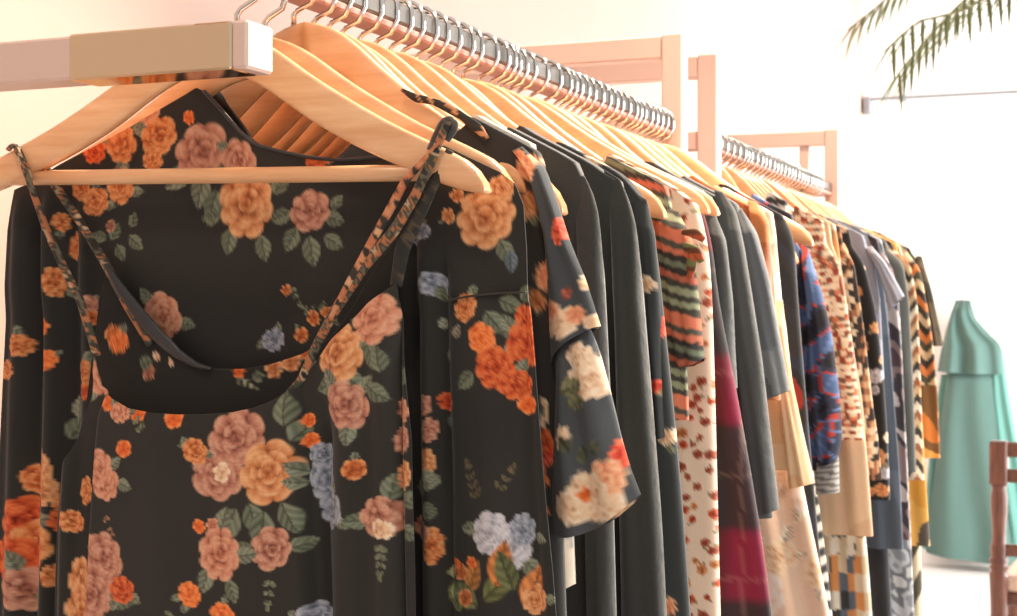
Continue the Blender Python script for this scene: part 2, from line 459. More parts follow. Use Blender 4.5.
# a draped panel whose outline was measured on one upright plane ------------------------------------------------
def panel_mesh(name, t, top, left, right, mat, paint, parent, folds=(), nx=150, ny=150, ybot=636, hem=.6, thick=.0016, wave=0.0):
    tp = np.array(top, float); q = np.concatenate([[0], np.cumsum(np.hypot(*np.diff(tp, axis=0).T))]); q /= q[-1]
    u = np.linspace(0, 1, nx); tx = np.interp(u, q, tp[:, 0]); ty = np.interp(u, q, tp[:, 1])
    v = np.linspace(0, 1, ny); Y = ty[:, None] + (ybot - ty)[:, None] * v[None]
    def delta(P, y):
        P = np.array(P, float); return np.interp(y, P[:, 1], P[:, 0]) - P[0, 0]
    Xp = tx[:, None] + delta(left, Y) * (1 - u)[:, None] + delta(right, Y) * u[:, None]
    D = np.zeros_like(Xp)
    for kind, line, amp, wid in folds:
        ln = np.array(line, float); xl = np.interp(Y, ln[:, 1], ln[:, 0])
        env = smooth(ln[0, 1] - 20, ln[0, 1] + 25, Y)
        e = (Xp - xl) / wid
        if kind == 'ridge': D += amp * np.exp(-e * e) * env
        else: D += amp * (1 - smooth(-1, 1, e)) * env
    Wx, Wz = on_plane(Xp, Y, t)
    Yw = t - D + wave * np.sin(Xp * .11 + Y * .012) * np.clip((Y - 200) / 200, 0, 1)
    V = np.stack([Wx, Yw, Wz], -1)
    ext = []
    zl = V[:, -1, 2].mean()
    for f in np.linspace(0, 1, 110)[1:]:
        r = V[:, -1].copy(); r[:, 2] = r[:, 2] + (hem - r[:, 2]) * f; cx = r[:, 0].mean(); r[:, 0] = cx + (r[:, 0] - cx) * (1 + .18 * f); ext.append(r)
    V = np.concatenate([V, np.stack(ext, 1)], 1)
    nu, nv = V.shape[:2]; V = V.reshape(-1, 3)
    o = mesh_obj(name, V, grid_faces(nu, nv), mat, parent, paint(V[:, 0], V[:, 2]))
    sol = o.modifiers.new('cloth_thickness', 'SOLIDIFY'); sol.thickness = thick; sol.offset = 1
    return o

def placed_print(t, bg, items, seed=5, vary=.05):
    """items are measured blooms: (kind, px, py, radius px, ...) on the plane Y = t"""
    rr = random.Random(seed + 3); items = list(items)
    if len(items) > 20:                                     # the print carries on below the part seen in the photo
        for py in range(655, 1560, 36):
            for px in range(0, 560, 62):
                items.append((rr.choice(['rose', 'pink', 'tan', 'small', 'orange', 'rose', 'blue']), px + rr.uniform(-24, 24), py + rr.uniform(-14, 14), rr.choice([8, 12, 20, 24]), rr.choice([1, 2, 3])))
    def f(x, z):
        P = Print(x, z, bg, seed, vary)
        for it in items:
            k, px, py, r = it[:4]
            cx, cz = on_plane(px, py, t); cx, cz = float(cx), float(cz); m = float(on_plane(px + 10, py, t)[0] - cx) / 10
            if k == 'leaf': P.leaf(cx, cz, r * m, R(it[4]), it[5] if len(it) > 5 else .32, it[6] if len(it) > 6 else (108, 112, 92))
            elif k == 'sprig': P.sprig(cx, cz, r * m, R(it[4]), it[5] if len(it) > 5 else 4, it[6] if len(it) > 6 else (112, 114, 92))
            else: P.flower(cx, cz, r * m, k, it[4] if len(it) > 4 else 0, it[5] if len(it) > 5 else 1.0)
        return P.c
    return f

# ================================================================== THE ROOM
WX, WY = -0.75, 7.5
def struct(o): return tag(o, kind='structure')
struct(MB().box((WX, -2.6, -.06), (5.2, WY + .1, 0)).build('floor', M['floor']))
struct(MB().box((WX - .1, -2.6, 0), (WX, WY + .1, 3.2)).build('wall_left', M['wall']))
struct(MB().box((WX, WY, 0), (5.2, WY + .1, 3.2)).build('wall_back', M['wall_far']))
struct(MB().box((WX, -2.6, 0), (WX + .015, WY, .08), .004).build('baseboard_left', M['white']))

# ================================================================== RACKS
RZ0, RZ1 = 1.655, 1.685
def rack(label, y0, y1, near_style, extra=False):
    r = empty('clothes_rack', (0, (y0 + y1) / 2, 0), label, 'clothes rack', 'rose gold clothes racks')
    MB().box((-.025, y0, RZ0 + .009), (.001, y1, RZ1), .003).build('hanging_rail', M['rail'], r)
    MB().box((-.0255, y0, RZ0 + .001), (.0015, y1, RZ0 + .009), .002).build('rail_reflection_strip', M['pink_reflection'], r)  # strip added to carry the pink reflection along the rail's underside
    for y in ([y0, y1] if near_style == 'post' else [y1]):
        MB().box((-.016, y - .016, 0), (.016, y + .016, 1.808), .002).build('upright', M['rose'], r)
        MB().box((-.6, y - .015, 1.772), (-.016, y + .015, 1.806), .002).build('top_bar', M['rose'], r)
        MB().box((-.6, y - .012, RZ0), (-.016, y + .012, RZ1), .002).build('crossbar', M['rose'], r)
        MB().box((-.632, y - .016, 0), (-.6, y + .016, 1.808), .002).build('upright', M['rose'], r)
        MB().box((-.6, y - .014, .05), (-.016, y + .014, .08), .002).build('foot_bar', M['rose'], r)
        if extra and y == y1:
            MB().box((-.075, y - .012, .08), (-.052, y + .012, 1.772), .002).build('inner_upright', M['rose'], r)
    return r
RACK1_END, RACK2 = 1.17, (1.37, 2.46)
rk = rack('rose gold clothes rack nearest the camera with chrome sleeved end bar', -.085, RACK1_END, 'arm')
# near end: top bar over the rail, outer post, and the low bar with its mirror-bright sleeve
MB().box((-.62, -.10, 1.81), (.016, -.07, 1.845), .002).build('top_bar', M['rose'], rk)
MB().box((-.016, -.10, RZ0 - .0), (.016, -.07, 1.81), .002).build('drop_bracket', M['rose'], rk)
MB().box((-.652, -.102, 0), (-.62, -.068, 1.847), .002).build('upright', M['rose'], rk)
YB = -.112
bx1 = float(on_plane(247, 60, YB)[0]); bxs = float(on_plane(68, 60, YB)[0]); bz0 = float(on_plane(131, 76, YB)[1]); bz1 = bz0 + .0335
MB().box((-.62, YB + .001, bz0 + .001), (bx1 - .012, YB + .034, bz1 - .001), .002).build('end_bar', M['rose'], rk)
tag(MB().box((bxs, YB, bz0), (bx1 - .013, YB + .035, bz1), .0015).build('mirror_sleeve', M['brushed'], rk), 'bright mirror-finish sleeve')
MB().box((bx1 - .013, YB, bz0), (bx1, YB + .035, bz1), .002).build('end_cap', M['rose'], rk)
rack('rose gold clothes rack farther off beyond the first upright', RACK2[0], RACK2[1], 'post', True)

# ================================================================== HANGERS
def make_hanger():
    h = empty('wooden_hanger', (0, 0, 0), 'x', 'hanger', 'pale wooden hangers on the racks')
    ss = np.concatenate([-HS[::-1][:-1], [0], HS[1:]])
    fine = np.unique(np.concatenate([np.linspace(-.205, .205, 41), ss, -ss]))
    V = []; F = []; n = 12
    for s in fine:
        a = abs(s); zt, zb = np.interp(a, HS, HT), np.interp(a, HS, HB)
        # soften the polyline
        if .01 < a < .2:
            w = [a - .012, a - .006, a, a + .006, a + .012]
            zt = np.mean(np.interp(w, HS, HT)); zb = np.mean(np.interp(w, HS, HB))
        hy = .0058 + .0014 * smooth(.10, .2, np.array(a)); yc = -.003 * (a / .22) ** 2
        hz = (zt - zb) / 2; zc = (zt + zb) / 2
        for k in range(n):
            w = 2 * math.pi * (k + .5) / n; c, sn = math.cos(w), math.sin(w)
            V.append((s, yc + hy * math.copysign(abs(c) ** .45, c), zc + hz * math.copysign(abs(sn) ** .55, sn)))
    m = len(fine)
    for i in range(m - 1):
        for k in range(n): F.append((i * n + k, (i + 1) * n + k, (i + 1) * n + (k + 1) % n, i * n + (k + 1) % n))
    F.append(tuple(range(n))); F.append(tuple((m - 1) * n + k for k in range(n))[::-1])
    mesh_obj('shoulder_arms', V, F, M['beech'], h)
    MB().tube([(-.197, -.002, -.1155), (-.1, 0, -.1155), (.1, 0, -.1155), (.197, -.002, -.1155)], .0062, 12).build('trouser_bar', M['beech'], h, True)
    pts = [(0, -.006), (0, .009), (.004, .0135), (.016, .0195), (.0226, .036), (.0225, .055), (.0185, .064), (.011, .0705), (0, .0727), (-.011, .0705), (-.0185, .064), (-.0222, .056), (-.0215, .047), (-.0195, .0405)]
    MB().tube([(x, 0, z) for x, z in pts], .0025, 8, up=(0, 1, 0)).build('hook', M['hook'], h, True)
    return h
HPROTO = make_hanger(); HUSED = [False]
def hanger(t, label, tilt=0.0, yaw=0.0, dz=0.0, group=None, sx=.92, x=-.002):
    if not HUSED[0]: r = HPROTO; HUSED[0] = True
    else:
        r = HPROTO.copy(); C.objects.link(r)
        for ch in HPROTO.children:
            c = ch.copy(); C.objects.link(c); c.parent = r
    if round(t, 3) in TIPX and sx < 1:
        X0, Z0 = TIPX[round(t, 3)]; lim = X0 - .012
        while lim > .12 and HZ - .131 + (np.interp(lim, HS, HT) + .131) * SZ < Z0 - .03: lim -= .004
        sx = min(sx, lim / .224); x = 0
    sz = 1 if t < .05 else SZ; rise = .131 * (sz - 1)
    r.scale = (sx, 1, sz); r.location = (x, t, HZ + dz + rise); r.rotation_euler = (0, R(tilt), R(yaw)); r['label'] = label
    if group: r['group'] = group
    hk = [c for c in r.children if c.name.startswith('hook')][0]        # the wire hook always sits centred over the rail
    hk.location = ((-.012 - r.location.x) / sx, 0, 0); hk.scale = (1 / sx, 1, (.0727 - rise) / .0727 / sz); hk.rotation_euler = (0, -R(tilt), 0)
    return r

# ================================================================== NEAREST DRESS (slip dress with strap loops)
T1, T1B, T2, T2B = -.017, .0115, .0235, .058
A_ITEMS = [('leaf', 125, 392, 20, 40), ('leaf', 205, 440, 12, 200), ('rose', 106, 376, 18, 3), ('rose', 118, 480, 17, 2, .8), ('rose', 112, 466, 15, 0),
  ('small', 119, 402, 8), ('rose', 132, 411, 10, 1), ('small', 150, 414, 7), ('small', 187, 418, 9, 1), ('small', 137, 447, 8), ('sprig', 158, 432, 24, 130, 3),
  ('leaf', 262, 500, 30, -70), ('leaf', 250, 505, 34, -115), ('leaf', 292, 500, 30, -60), ('leaf', 276, 508, 36, -95), ('leaf', 232, 470, 26, 170), ('leaf', 240, 520, 22, -150), ('leaf', 300, 440, 26, 60), ('leaf', 295, 425, 30, 100),
  ('pink', 232, 472, 25, 0), ('pink', 250, 436, 27, 0), ('cream', 236, 470, 9, 0), ('orange', 210, 449, 12, 2), ('tan', 281, 470, 29, 0),
  ('sprig', 282, 572, 26, -95, 3), ('leaf', 268, 552, 24, 160), ('leaf', 300, 545, 20, 20), ('pink', 283, 545, 20, 0), ('leaf', 242, 575, 22, -70),
  ('rose', 233, 550, 23, 3), ('small', 213, 523, 6), ('rose', 226, 521, 6), ('small', 204, 590, 11, 2), ('small', 236, 612, 13, 2), ('sprig', 190, 606, 22, 220, 3),
  ('leaf', 120, 590, 30, -10), ('pink', 105, 548, 14, 0), ('pink', 116, 556, 22, 0), ('pink', 104, 590, 24, 0), ('red', 136, 586, 13, 2), ('tan', 86, 580, 22, 0, .5), ('tan', 84, 612, 24, 0, .5), ('orange', 90, 490, 12, 0, .5), ('orange', 78, 520, 10), ('sprig', 116, 510, 18, -60, 2, (150, 110, 84)),
  ('leaf', 348, 372, 26, -40), ('leaf', 360, 350, 26, 20), ('leaf', 372, 345, 24, -70), ('leaf', 345, 380, 28, 200), ('rose', 376, 318, 24, 0), ('tan', 342, 352, 26, 0), ('pink', 352, 404, 22, 3), ('leaf', 385, 372, 24, 100), ('leaf', 370, 385, 26, -30),
  ('small', 312, 440, 8), ('small', 310, 420, 7), ('small', 318, 456, 6), ('orange', 360, 468, 10, 1), ('blue', 325, 480, 22, 2, .7), ('blue', 334, 508, 18, 2), ('blue', 322, 455, 12), ('blue', 318, 616, 14, 2),
  ('sprig', 385, 540, 30, -90, 4), ('leaf', 402, 505, 24, 30), ('leaf', 372, 520, 22, 180), ('leaf', 400, 528, 22, -20), ('leaf', 392, 500, 26, 80), ('pink', 385, 516, 21, 0), ('cream', 386, 528, 10, 0),
  ('rose', 403, 410, 12, 0, .6), ('pink', 402, 440, 14, 0, .6), ('tan', 404, 475, 14, 0, .6), ('leaf', 404, 385, 16, 90)]
BG1, BG2 = (50, 46, 42), (48, 45, 42)
dressA = empty('slip_dress', (0, 0, .62), 'black rose-print slip dress hanging by strap loops on the nearest hanger', 'dress')
paintA = placed_print(T1, BG1, A_ITEMS, 11)
topA = [(95, 354), (102, 386), (120, 399), (140, 408), (165, 412.5), (190, 414), (215, 413.5), (240, 412), (258, 408), (272, 402), (285, 393), (300, 376), (315, 358), (330, 341), (350, 320), (370, 303), (388, 289), (396, 284)]
leftA = [(95, 354), (92, 400), (82, 437), (70, 470), (63, 510), (60, 560), (58, 636)]
rightA = [(396, 284), (400, 330), (407, 390), (412, 440), (413, 500), (415, 560), (416, 636)]
foldsA = [('step', [(110, 388), (104, 450), (98, 540), (94, 640)], -.011, 5), ('step', [(300, 395), (305, 450), (310, 540), (316, 640)], .014, 5),
          ('ridge', [(345, 340), (352, 440), (352, 520), (350, 640)], .012, 15), ('ridge', [(330, 420), (326, 520), (332, 640)], -.008, 7),
          ('ridge', [(378, 300), (386, 420), (390, 640)], .007, 12), ('ridge', [(398, 300), (400, 460), (404, 640)], -.008, 4), ('ridge', [(76, 440), (72, 520), (70, 640)], .008, 6),
          ('ridge', [(190, 420), (180, 520), (176, 640)], .006, 40), ('ridge', [(250, 420), (256, 520), (262, 640)], .004, 26)]
panel_mesh('front_panel', T1, topA, leftA, rightA, M['cloth'], paintA, dressA, foldsA, 215, 165, 636, .62)
topAB = [(97, 330), (100, 300), (108, 272), (127, 302), (150, 330), (175, 352), (195, 364.5), (210, 368), (240, 369), (270, 364), (300, 354), (330, 336), (350, 308), (372, 272), (396, 238)]
backA_items = [('sprig', 236, 378, 20, -20, 3, (150, 150, 124)), ('small', 240, 372, 6), ('tan', 292, 360, 10, 2), ('tan', 275, 368, 9), ('orange', 308, 350, 9), ('leaf', 265, 374, 14, 200),
               ('blue', 320, 372, 10), ('sprig', 350, 350, 24, 80, 3), ('pink', 150, 372, 7), ('leaf', 140, 366, 16, 20), ('cream', 158, 356, 4), ('cream', 172, 362, 3), ('orange', 115, 335, 9, 2), ('small', 120, 342, 10)]
panel_mesh('back_panel', T1B, topAB, [(97, 330), (84, 430), (66, 500), (62, 636)], [(396, 238), (400, 330), (410, 440), (414, 636)], M['cloth'], placed_print(T1B, (44, 41, 38), backA_items, 4), dressA, (), 150, 110, 636, .62)

def ribbon(name, t, pts, wid, mat, paint, parent, t_end=None, lift=0.0):
    """a narrow flat strip of folded cloth along a measured line"""
    P = np.array(pts, float); q = np.concatenate([[0], np.cumsum(np.hypot(*np.diff(P, axis=0).T))]); n = max(12, int(q[-1] / 2.2))
    s = np.linspace(0, q[-1], n); x = np.interp(s, q, P[:, 0]); y = np.interp(s, q, P[:, 1])
    for _ in range(3):
        x[1:-1] = (x[:-2] + 2 * x[1:-1] + x[2:]) / 4; y[1:-1] = (y[:-2] + 2 * y[1:-1] + y[2:]) / 4
    dx, dy = np.gradient(x), np.gradient(y); L = np.hypot(dx, dy); nx_, ny_ = -dy / L, dx / L
    tt = t if t_end is None else t + (t_end - t) * (s / q[-1])
    w = np.interp(s / q[-1], np.linspace(0, 1, len(wid)), wid) if hasattr(wid, '__len__') else np.full(n, wid)
    V = []; k = 9
    for j in range(k):
        a = 2 * math.pi * j / k
        X, Z = on_plane(x + nx_ * w / 2 * math.cos(a), y + ny_ * w / 2 * math.cos(a), tt)
        V.append(np.stack([X, tt - .0022 * math.sin(a) + lift * np.sin(np.pi * s / q[-1]), Z], -1))
    V = np.stack(V, 1).reshape(-1, 3); F = []
    for i in range(n - 1):
        for j in range(k): F.append((i * k + j, i * k + (j + 1) % k, (i + 1) * k + (j + 1) % k, (i + 1) * k + j))
    F.append(tuple(range(k))[::-1]); F.append(tuple((n - 1) * k + j for j in range(k)))
    return mesh_obj(name, V, F, mat, parent, paint(V[:, 0], V[:, 2]))
def strap_print(seed, cols=((50, 45, 42), (54, 50, 46), (108, 100, 82), (60, 58, 50), (176, 112, 76), (70, 72, 60), (196, 164, 130), (48, 44, 42))):
    def f(x, z):
        k = np.sin(z * 190 + seed) + np.sin(x * 240 + seed * 2) + .7 * np.sin((x + z) * 420)
        return s2l(np.asarray(cols, float)[np.clip(((k + 2.7) / 5.4 * len(cols)).astype(int), 0, len(cols) - 1)])
    return f
DK = ((50, 46, 42), (46, 44, 42), (58, 52, 46), (84, 72, 58), (46, 44, 42))
ribbon('strap', -.0125, [(15, 145), (22, 162), (28, 178), (45, 226), (61, 262), (80, 300), (97, 356)], (5, 6, 8, 8, 8), M['cloth'], strap_print(1), dressA, T1 - .002)
ribbon('strap', .010, [(42, 152), (50, 178), (58, 190), (78, 219), (105, 263), (127, 305), (150, 345)], (6, 9, 8, 9, 9, 7), M['cloth'], strap_print(5), dressA, T1B - .004)
tag(ribbon('neck_binding', T1B - .004, [(106, 264), (118, 285), (135, 310), (155, 333), (178, 354), (196, 365), (212, 369)], (5, 10, 14, 15, 13, 8, 3), M['satin'], solid((44, 44, 46)), dressA), 'shiny satin binding of the back neckline')
ribbon('strap', -.0125, [(448, 121), (441, 138), (430, 163), (415, 196), (394, 231), (364, 266), (334, 312), (316, 346), (301, 380), (286, 396), (270, 405)], (8, 9, 10, 11, 12, 11, 10, 9, 8, 5), M['cloth'], strap_print(3), dressA, T1 - .003)
ribbon('strap', -.0135, [(440, 142), (424, 160), (405, 181), (389, 211), (371, 243), (346, 288), (330, 320)], (4, 7, 9, 9, 8, 7, 5), M['cloth'], strap_print(8, ((60, 50, 44), (206, 140, 100), (190, 116, 80), (60, 54, 48), (216, 164, 124))), dressA, T1 - .002)
ribbon('strap', -.006, [(450, 150), (436, 178), (418, 215), (402, 250), (396, 286)], (8, 12, 15, 15, 12), M['cloth'], strap_print(2, DK), dressA, T1 + .004)
ribbon('strap_loop', -.010, [(430, 150), (436, 138), (443, 124), (450, 119), (455, 126), (446, 140)], (7, 9, 10, 10, 8), M['satin'], strap_print(4, DK), dressA)
ribbon('strap_loop', -.010, [(8, 150), (13, 144), (18, 148), (26, 166), (30, 180)], 5, M['satin'], strap_print(9), dressA)

# ================================================================== SECOND DRESS (round neck, deep print), behind the slip dress
B_ITEMS = [('rose', 148, 108, 15, 1), ('orange', 122, 143, 17, 2), ('orange', 160, 136, 18, 2), ('red', 96, 152, 11), ('orange', 154, 160, 11), ('pink', 203, 152, 27, 2), ('pink', 240, 160, 18, 2), ('small', 190, 118, 6),
  ('red', 318, 158, 12, 1), ('orange', 330, 155, 8), ('orange', 97, 202, 13, 2), ('orange', 82, 188, 10), ('orange', 122, 186, 15, 1), ('leaf', 108, 238, 16, 170), ('leaf', 112, 240, 17, 60), ('leaf', 118, 245, 16, -60), ('leaf', 130, 236, 18, -40), ('leaf', 132, 228, 14, 70), ('pink', 112, 226, 5),
  ('leaf', 218, 190, 28, -110), ('leaf', 222, 215, 20, 190), ('leaf', 232, 228, 24, -100), ('leaf', 262, 235, 24, -80), ('leaf', 275, 195, 26, 60), ('leaf', 215, 225, 12, 140),
  ('tan', 247, 203, 30, 0), ('leaf', 292, 212, 22, 200), ('leaf', 310, 236, 28, -80), ('leaf', 325, 215, 22, -20), ('leaf', 298, 228, 24, -120), ('leaf', 325, 236, 22, -30), ('leaf', 332, 208, 16, 40), ('pink', 311, 211, 20, 0),
  ('leaf', 176, 322, 18, -10), ('rose', 162, 316, 20, 1), ('sprig', 290, 285, 20, -60, 3), ('sprig', 300, 312, 22, 10, 3), ('sprig', 318, 300, 24, -50, 3), ('orange', 287, 290, 5), ('orange', 312, 318, 7), ('orange', 326, 312, 6), ('blue', 272, 340, 11, 2), ('orange', 300, 335, 7, 1),
  ('sprig', 470, 215, 16, 200, 2), ('tan', 458, 196, 7, 1), ('tan', 449, 216, 7, 1), ('leaf', 500, 240, 26, -60), ('leaf', 512, 250, 22, -90, .3, (96, 104, 110)), ('tan', 487, 216, 31, 0), ('tan', 502, 188, 13, 0),
  ('blue', 414, 235, 9, 2, .7), ('blue', 424, 232, 8, 2), ('blue', 434, 284, 12, 2), ('leaf', 440, 300, 14, 100),
  ('leaf', 440, 330, 12, 90, .35, (140, 138, 120)), ('leaf', 455, 338, 14, 60, .35, (130, 120, 104)), ('leaf', 448, 362, 12, 100), ('leaf', 500, 300, 24, -20), ('leaf', 488, 312, 26, -50), ('leaf', 510, 318, 26, -80), ('leaf', 496, 330, 22, 200),
  ('orange', 468, 308, 13, 1), ('small', 485, 338, 14, 1), ('leaf', 478, 372, 24, -140), ('red', 498, 368, 20, 1), ('red', 524, 345, 24, 1, .7), ('red', 516, 385, 16, 1), ('small', 527, 405, 10), ('red', 524, 318, 14, 0, .7), ('leaf', 520, 300, 22, 40),
  ('sprig', 482, 500, 34, 110, 4, (92, 82, 62)), ('sprig', 500, 492, 26, 60, 3, (92, 82, 62)), ('white', 494, 532, 20, 1), ('white', 514, 545, 22, 1, .8), ('blue', 522, 530, 18, 1, .6),
  ('leaf', 470, 592, 34, 70, .26, (176, 116, 62)), ('leaf', 488, 600, 44, 50, .22, (104, 104, 64)), ('leaf', 500, 585, 44, 80, .24, (190, 116, 62)), ('leaf', 515, 590, 40, 110, .24, (96, 98, 64)), ('leaf', 525, 606, 42, 70, .24, (196, 120, 68)), ('leaf', 480, 606, 36, 150, .3, (110, 112, 74)), ('leaf', 460, 612, 30, 120, .3, (110, 112, 74)), ('orange', 460, 572, 9), ('orange', 466, 598, 9), ('small', 456, 564, 5), ('small', 474, 562, 6), ('leaf', 450, 600, 14, 90, .4, (150, 150, 108)), ('leaf', 448, 580, 12, 90, .4, (150, 150, 108)), ('tan', 535, 600, 14, 1),
  ('pink', 426, 405, 11, 0, .6), ('pink', 430, 430, 12, 0, .6), ('tan', 428, 462, 13, 0, .6), ('leaf', 430, 490, 20, 90, .4, (140, 140, 118)), ('leaf', 430, 520, 18, 90), ('orange', 432, 545, 17, 0, .6), ('pink', 420, 530, 12), ('red', 444, 402, 9), ('leaf', 446, 415, 14, -90, .3, (100, 104, 104)), ('leaf', 420, 500, 24, 90),
  ('orange', 62, 222, 9, 1, .6), ('orange', 72, 246, 12, 0, .5), ('orange', 58, 282, 12, 1, .7), ('small', 46, 327, 8), ('small', 50, 360, 9, 1), ('pink', 90, 305, 9, 1), ('leaf', 82, 300, 12, 100, .35, (140, 138, 118)), ('orange', 92, 318, 7), ('orange', 20, 345, 10, 1), ('orange', 8, 370, 9),
  ('tan', 45, 468, 15, 0, .7), ('tan', 48, 490, 14, 0, .7), ('red', 20, 520, 20, 2), ('orange', 32, 545, 22, 1), ('red', 14, 560, 22, 1), ('pink', 22, 590, 20, 1), ('orange', 66, 505, 13, 1), ('red', 60, 520, 10), ('orange', 75, 555, 11, 1), ('orange', 52, 575, 10, 1, .6), ('leaf', 64, 440, 24, 60), ('leaf', 72, 420, 20, 90, .3, (140, 136, 116)), ('red', 84, 390, 10), ('orange', 84, 372, 12, 1), ('orange', 30, 480, 12), ('leaf', 30, 610, 24, 60)]
dressB = empty('rose_print_dress', (0, .04, .5), 'black rose-print dress with full sleeves hanging right behind the slip dress', 'dress')
topB = [(16, 190), (30, 184), (60, 165), (100, 144), (130, 128), (160, 110), (186, 95), (197, 88), (206, 92), (222, 110), (240, 131), (255, 144), (280, 151), (310, 157), (340, 160), (380, 156), (410, 151), (428, 142), (445, 146), (470, 158), (500, 172), (515, 183), (524, 205)]
leftB = [(16, 190), (9, 230), (5, 300), (0, 400), (-6, 520), (-10, 636)]
rightB = [(524, 205), (527, 250), (528, 300), (534, 360), (540, 430), (546, 500), (553, 570), (558, 636)]
foldsB = [('ridge', [(24, 200), (16, 400), (10, 640)], .008, 7), ('ridge', [(40, 210), (33, 400), (28, 640)], -.009, 6), ('ridge', [(52, 200), (52, 400), (46, 640)], .010, 7), ('ridge', [(72, 200), (72, 400), (64, 640)], -.008, 7), ('ridge', [(88, 230), (88, 640)], .006, 6),
          ('ridge', [(412, 230), (414, 400), (416, 640)], -.009, 7), ('ridge', [(428, 240), (428, 400), (432, 640)], .008, 8), ('ridge', [(444, 260), (446, 420), (448, 640)], -.008, 6),
          ('step', [(440, 300), (448, 400), (462, 520), (470, 640)], -.004, 8), ('ridge', [(480, 300), (490, 450), (500, 640)], .007, 18), ('ridge', [(524, 300), (530, 450), (540, 640)], -.006, 8)]
paintB = placed_print(T2, BG2, B_ITEMS, 21)
panel_mesh('front_panel', T2, topB, leftB, rightB, M['cloth'], paintB, dressB, foldsB, 300, 235, 636, .5)
tag(ribbon('waist_seam', T2 - .004, [(444, 301), (470, 296), (500, 293), (526, 292)], 2, M['cloth'], solid((64, 58, 50)), dressB), 'seam where the denser leafy print begins')
ribbon('neck_binding', T2 - .001, [(204, 91), (222, 111), (240, 132), (256, 145), (282, 152), (310, 157.5), (340, 160.5), (380, 157), (410, 152), (428, 143)], 4, M['satin'], solid((42, 42, 44)), dressB)
topBB = [(30, 190), (100, 150), (160, 108), (181, 86), (206, 79), (216, 88), (236, 110), (254, 140), (275, 152), (310, 160), (338, 158), (356, 140), (376, 126), (400, 124), (428, 140), (470, 160), (500, 175), (520, 200)]
tag(panel_mesh('back_panel', T2B, topBB, [(30, 190), (16, 400), (6, 636)], [(520, 200), (524, 400), (545, 636)], M['satin'], solid((44, 46, 50)), dressB,
    [('ridge', [(190, 80), (250, 120), (280, 150)], .006, 8), ('ridge', [(360, 120), (400, 150), (430, 170)], .005, 9)], 120, 80, 636, .5), 'shiny dark inside of the back')
# ================================================================== GARMENTS DOWN THE RAIL
def top_level(o, label, cat, group=None): return tag(o, label, cat, group)
def hung(name, t, label, cat, group=None, hem=.55): return empty(name, (0, t, hem), label, cat, group)

# --- dark blouse with big pale flowers and two-tier bell sleeve
t = .085
bell = hung('bell_sleeve_dress', t, 'charcoal dress with large peach flowers and a two-tier flared sleeve', 'dress', hem=.5)
bigfl = lambda seed, n, box, dense=(.016, .028): auto_floral((62, 62, 62), ['cream', 'salmon', 'cream', 'tan'], n, dense[0], dense[1], 3, seed, (104, 100, 74), box, .05, 5)
C_ITEMS = [('salmon', 535, 172, 14, 0, .8), ('salmon', 525, 158, 8), ('tan', 525, 190, 11, 2), ('leaf', 530, 200, 24, -100, .4, (150, 104, 62)), ('leaf', 540, 215, 24, -70, .35, (120, 98, 62)), ('leaf', 522, 215, 22, -120, .35, (150, 100, 60)), ('scarlet', 568, 232, 13, 0, .55), ('salmon', 549, 272, 15, 0, .7), ('small', 523, 256, 8), ('cream', 569, 322, 17, 0), ('salmon', 560, 310, 10), ('salmon', 585, 315, 10), ('cream', 600, 322, 8), ('leaf', 575, 300, 14, 80, .3, (170, 90, 70)), ('cream', 593, 283, 7)]
D_ITEMS = [('cream', 598, 378, 22, 0), ('cream', 588, 356, 14), ('leaf', 570, 392, 24, 30, .4, (120, 116, 84)), ('leaf', 575, 402, 20, 10, .4, (110, 108, 78)), ('cream', 548, 410, 13, 0, .5), ('cream', 572, 436, 12, 0, .7), ('leaf', 580, 450, 18, 130, .35, (84, 84, 66)), ('leaf', 600, 452, 16, 60, .35, (84, 84, 66)), ('leaf', 590, 462, 18, 90, .3, (84, 84, 66)), ('scarlet', 626, 452, 15, 0, .6), ('salmon', 614, 478, 20, 0), ('cream', 598, 494, 24, 0), ('cream', 578, 505, 16, 0), ('cream', 622, 505, 15), ('small', 592, 492, 7)]
E_ITEMS = [('scarlet', 550, 452, 14, 1, .7), ('red', 545, 440, 12), ('small', 545, 476, 9), ('small', 548, 510, 6), ('cream', 546, 412, 14, 0, .5), ('tan', 540, 300, 10, 2), ('salmon', 552, 276, 14), ('cream', 545, 560, 10, 2), ('leaf', 540, 420, 20, 80), ('salmon', 532, 168, 12, 1), ('tan', 530, 205, 14, 3)]
body_mesh('bodice', t, [(545, 168), (552, 210), (556, 300), (560, 400), (562, 500), (566, 616)], M['cloth'], placed_print(t, (56, 54, 52), E_ITEMS, 31), bell, neck=.16, hem=.5, d=.011)
tube_mesh('sleeve', t, [(518, 152), (538, 180), (552, 240), (554, 300), (556, 362)], [(528, 148), (549, 168), (562, 203), (573, 237), (590, 277), (606, 326)], M['cloth'], placed_print(t, (74, 76, 78), C_ITEMS, 32), bell, d=.011, fold=(3, .003), yoff=-.012, bulge=-.004, step=.003)
tag(tube_mesh('sleeve_flounce', t, [(560, 330), (562, 370), (558, 430), (556, 490), (553, 531)], [(590, 318), (602, 352), (614, 396), (625, 440), (635, 470), (644, 493)], M['cloth'], placed_print(t, (78, 80, 82), D_ITEMS, 33), bell, d=.012, fold=(4, .005), yoff=-.008, bulge=.012, step=.003), 'flared lower tier of the sleeve')
ribbon('shoulder_strap', t - .013, [(402, 90), (416, 98), (432, 101), (445, 106), (462, 116), (478, 128), (487, 139)], (4, 9, 7, 10, 8, 11, 6), M['cloth'], strap_print(12, ((52, 50, 48), (60, 56, 52), (52, 50, 48), (206, 150, 110), (56, 54, 50))), bell)
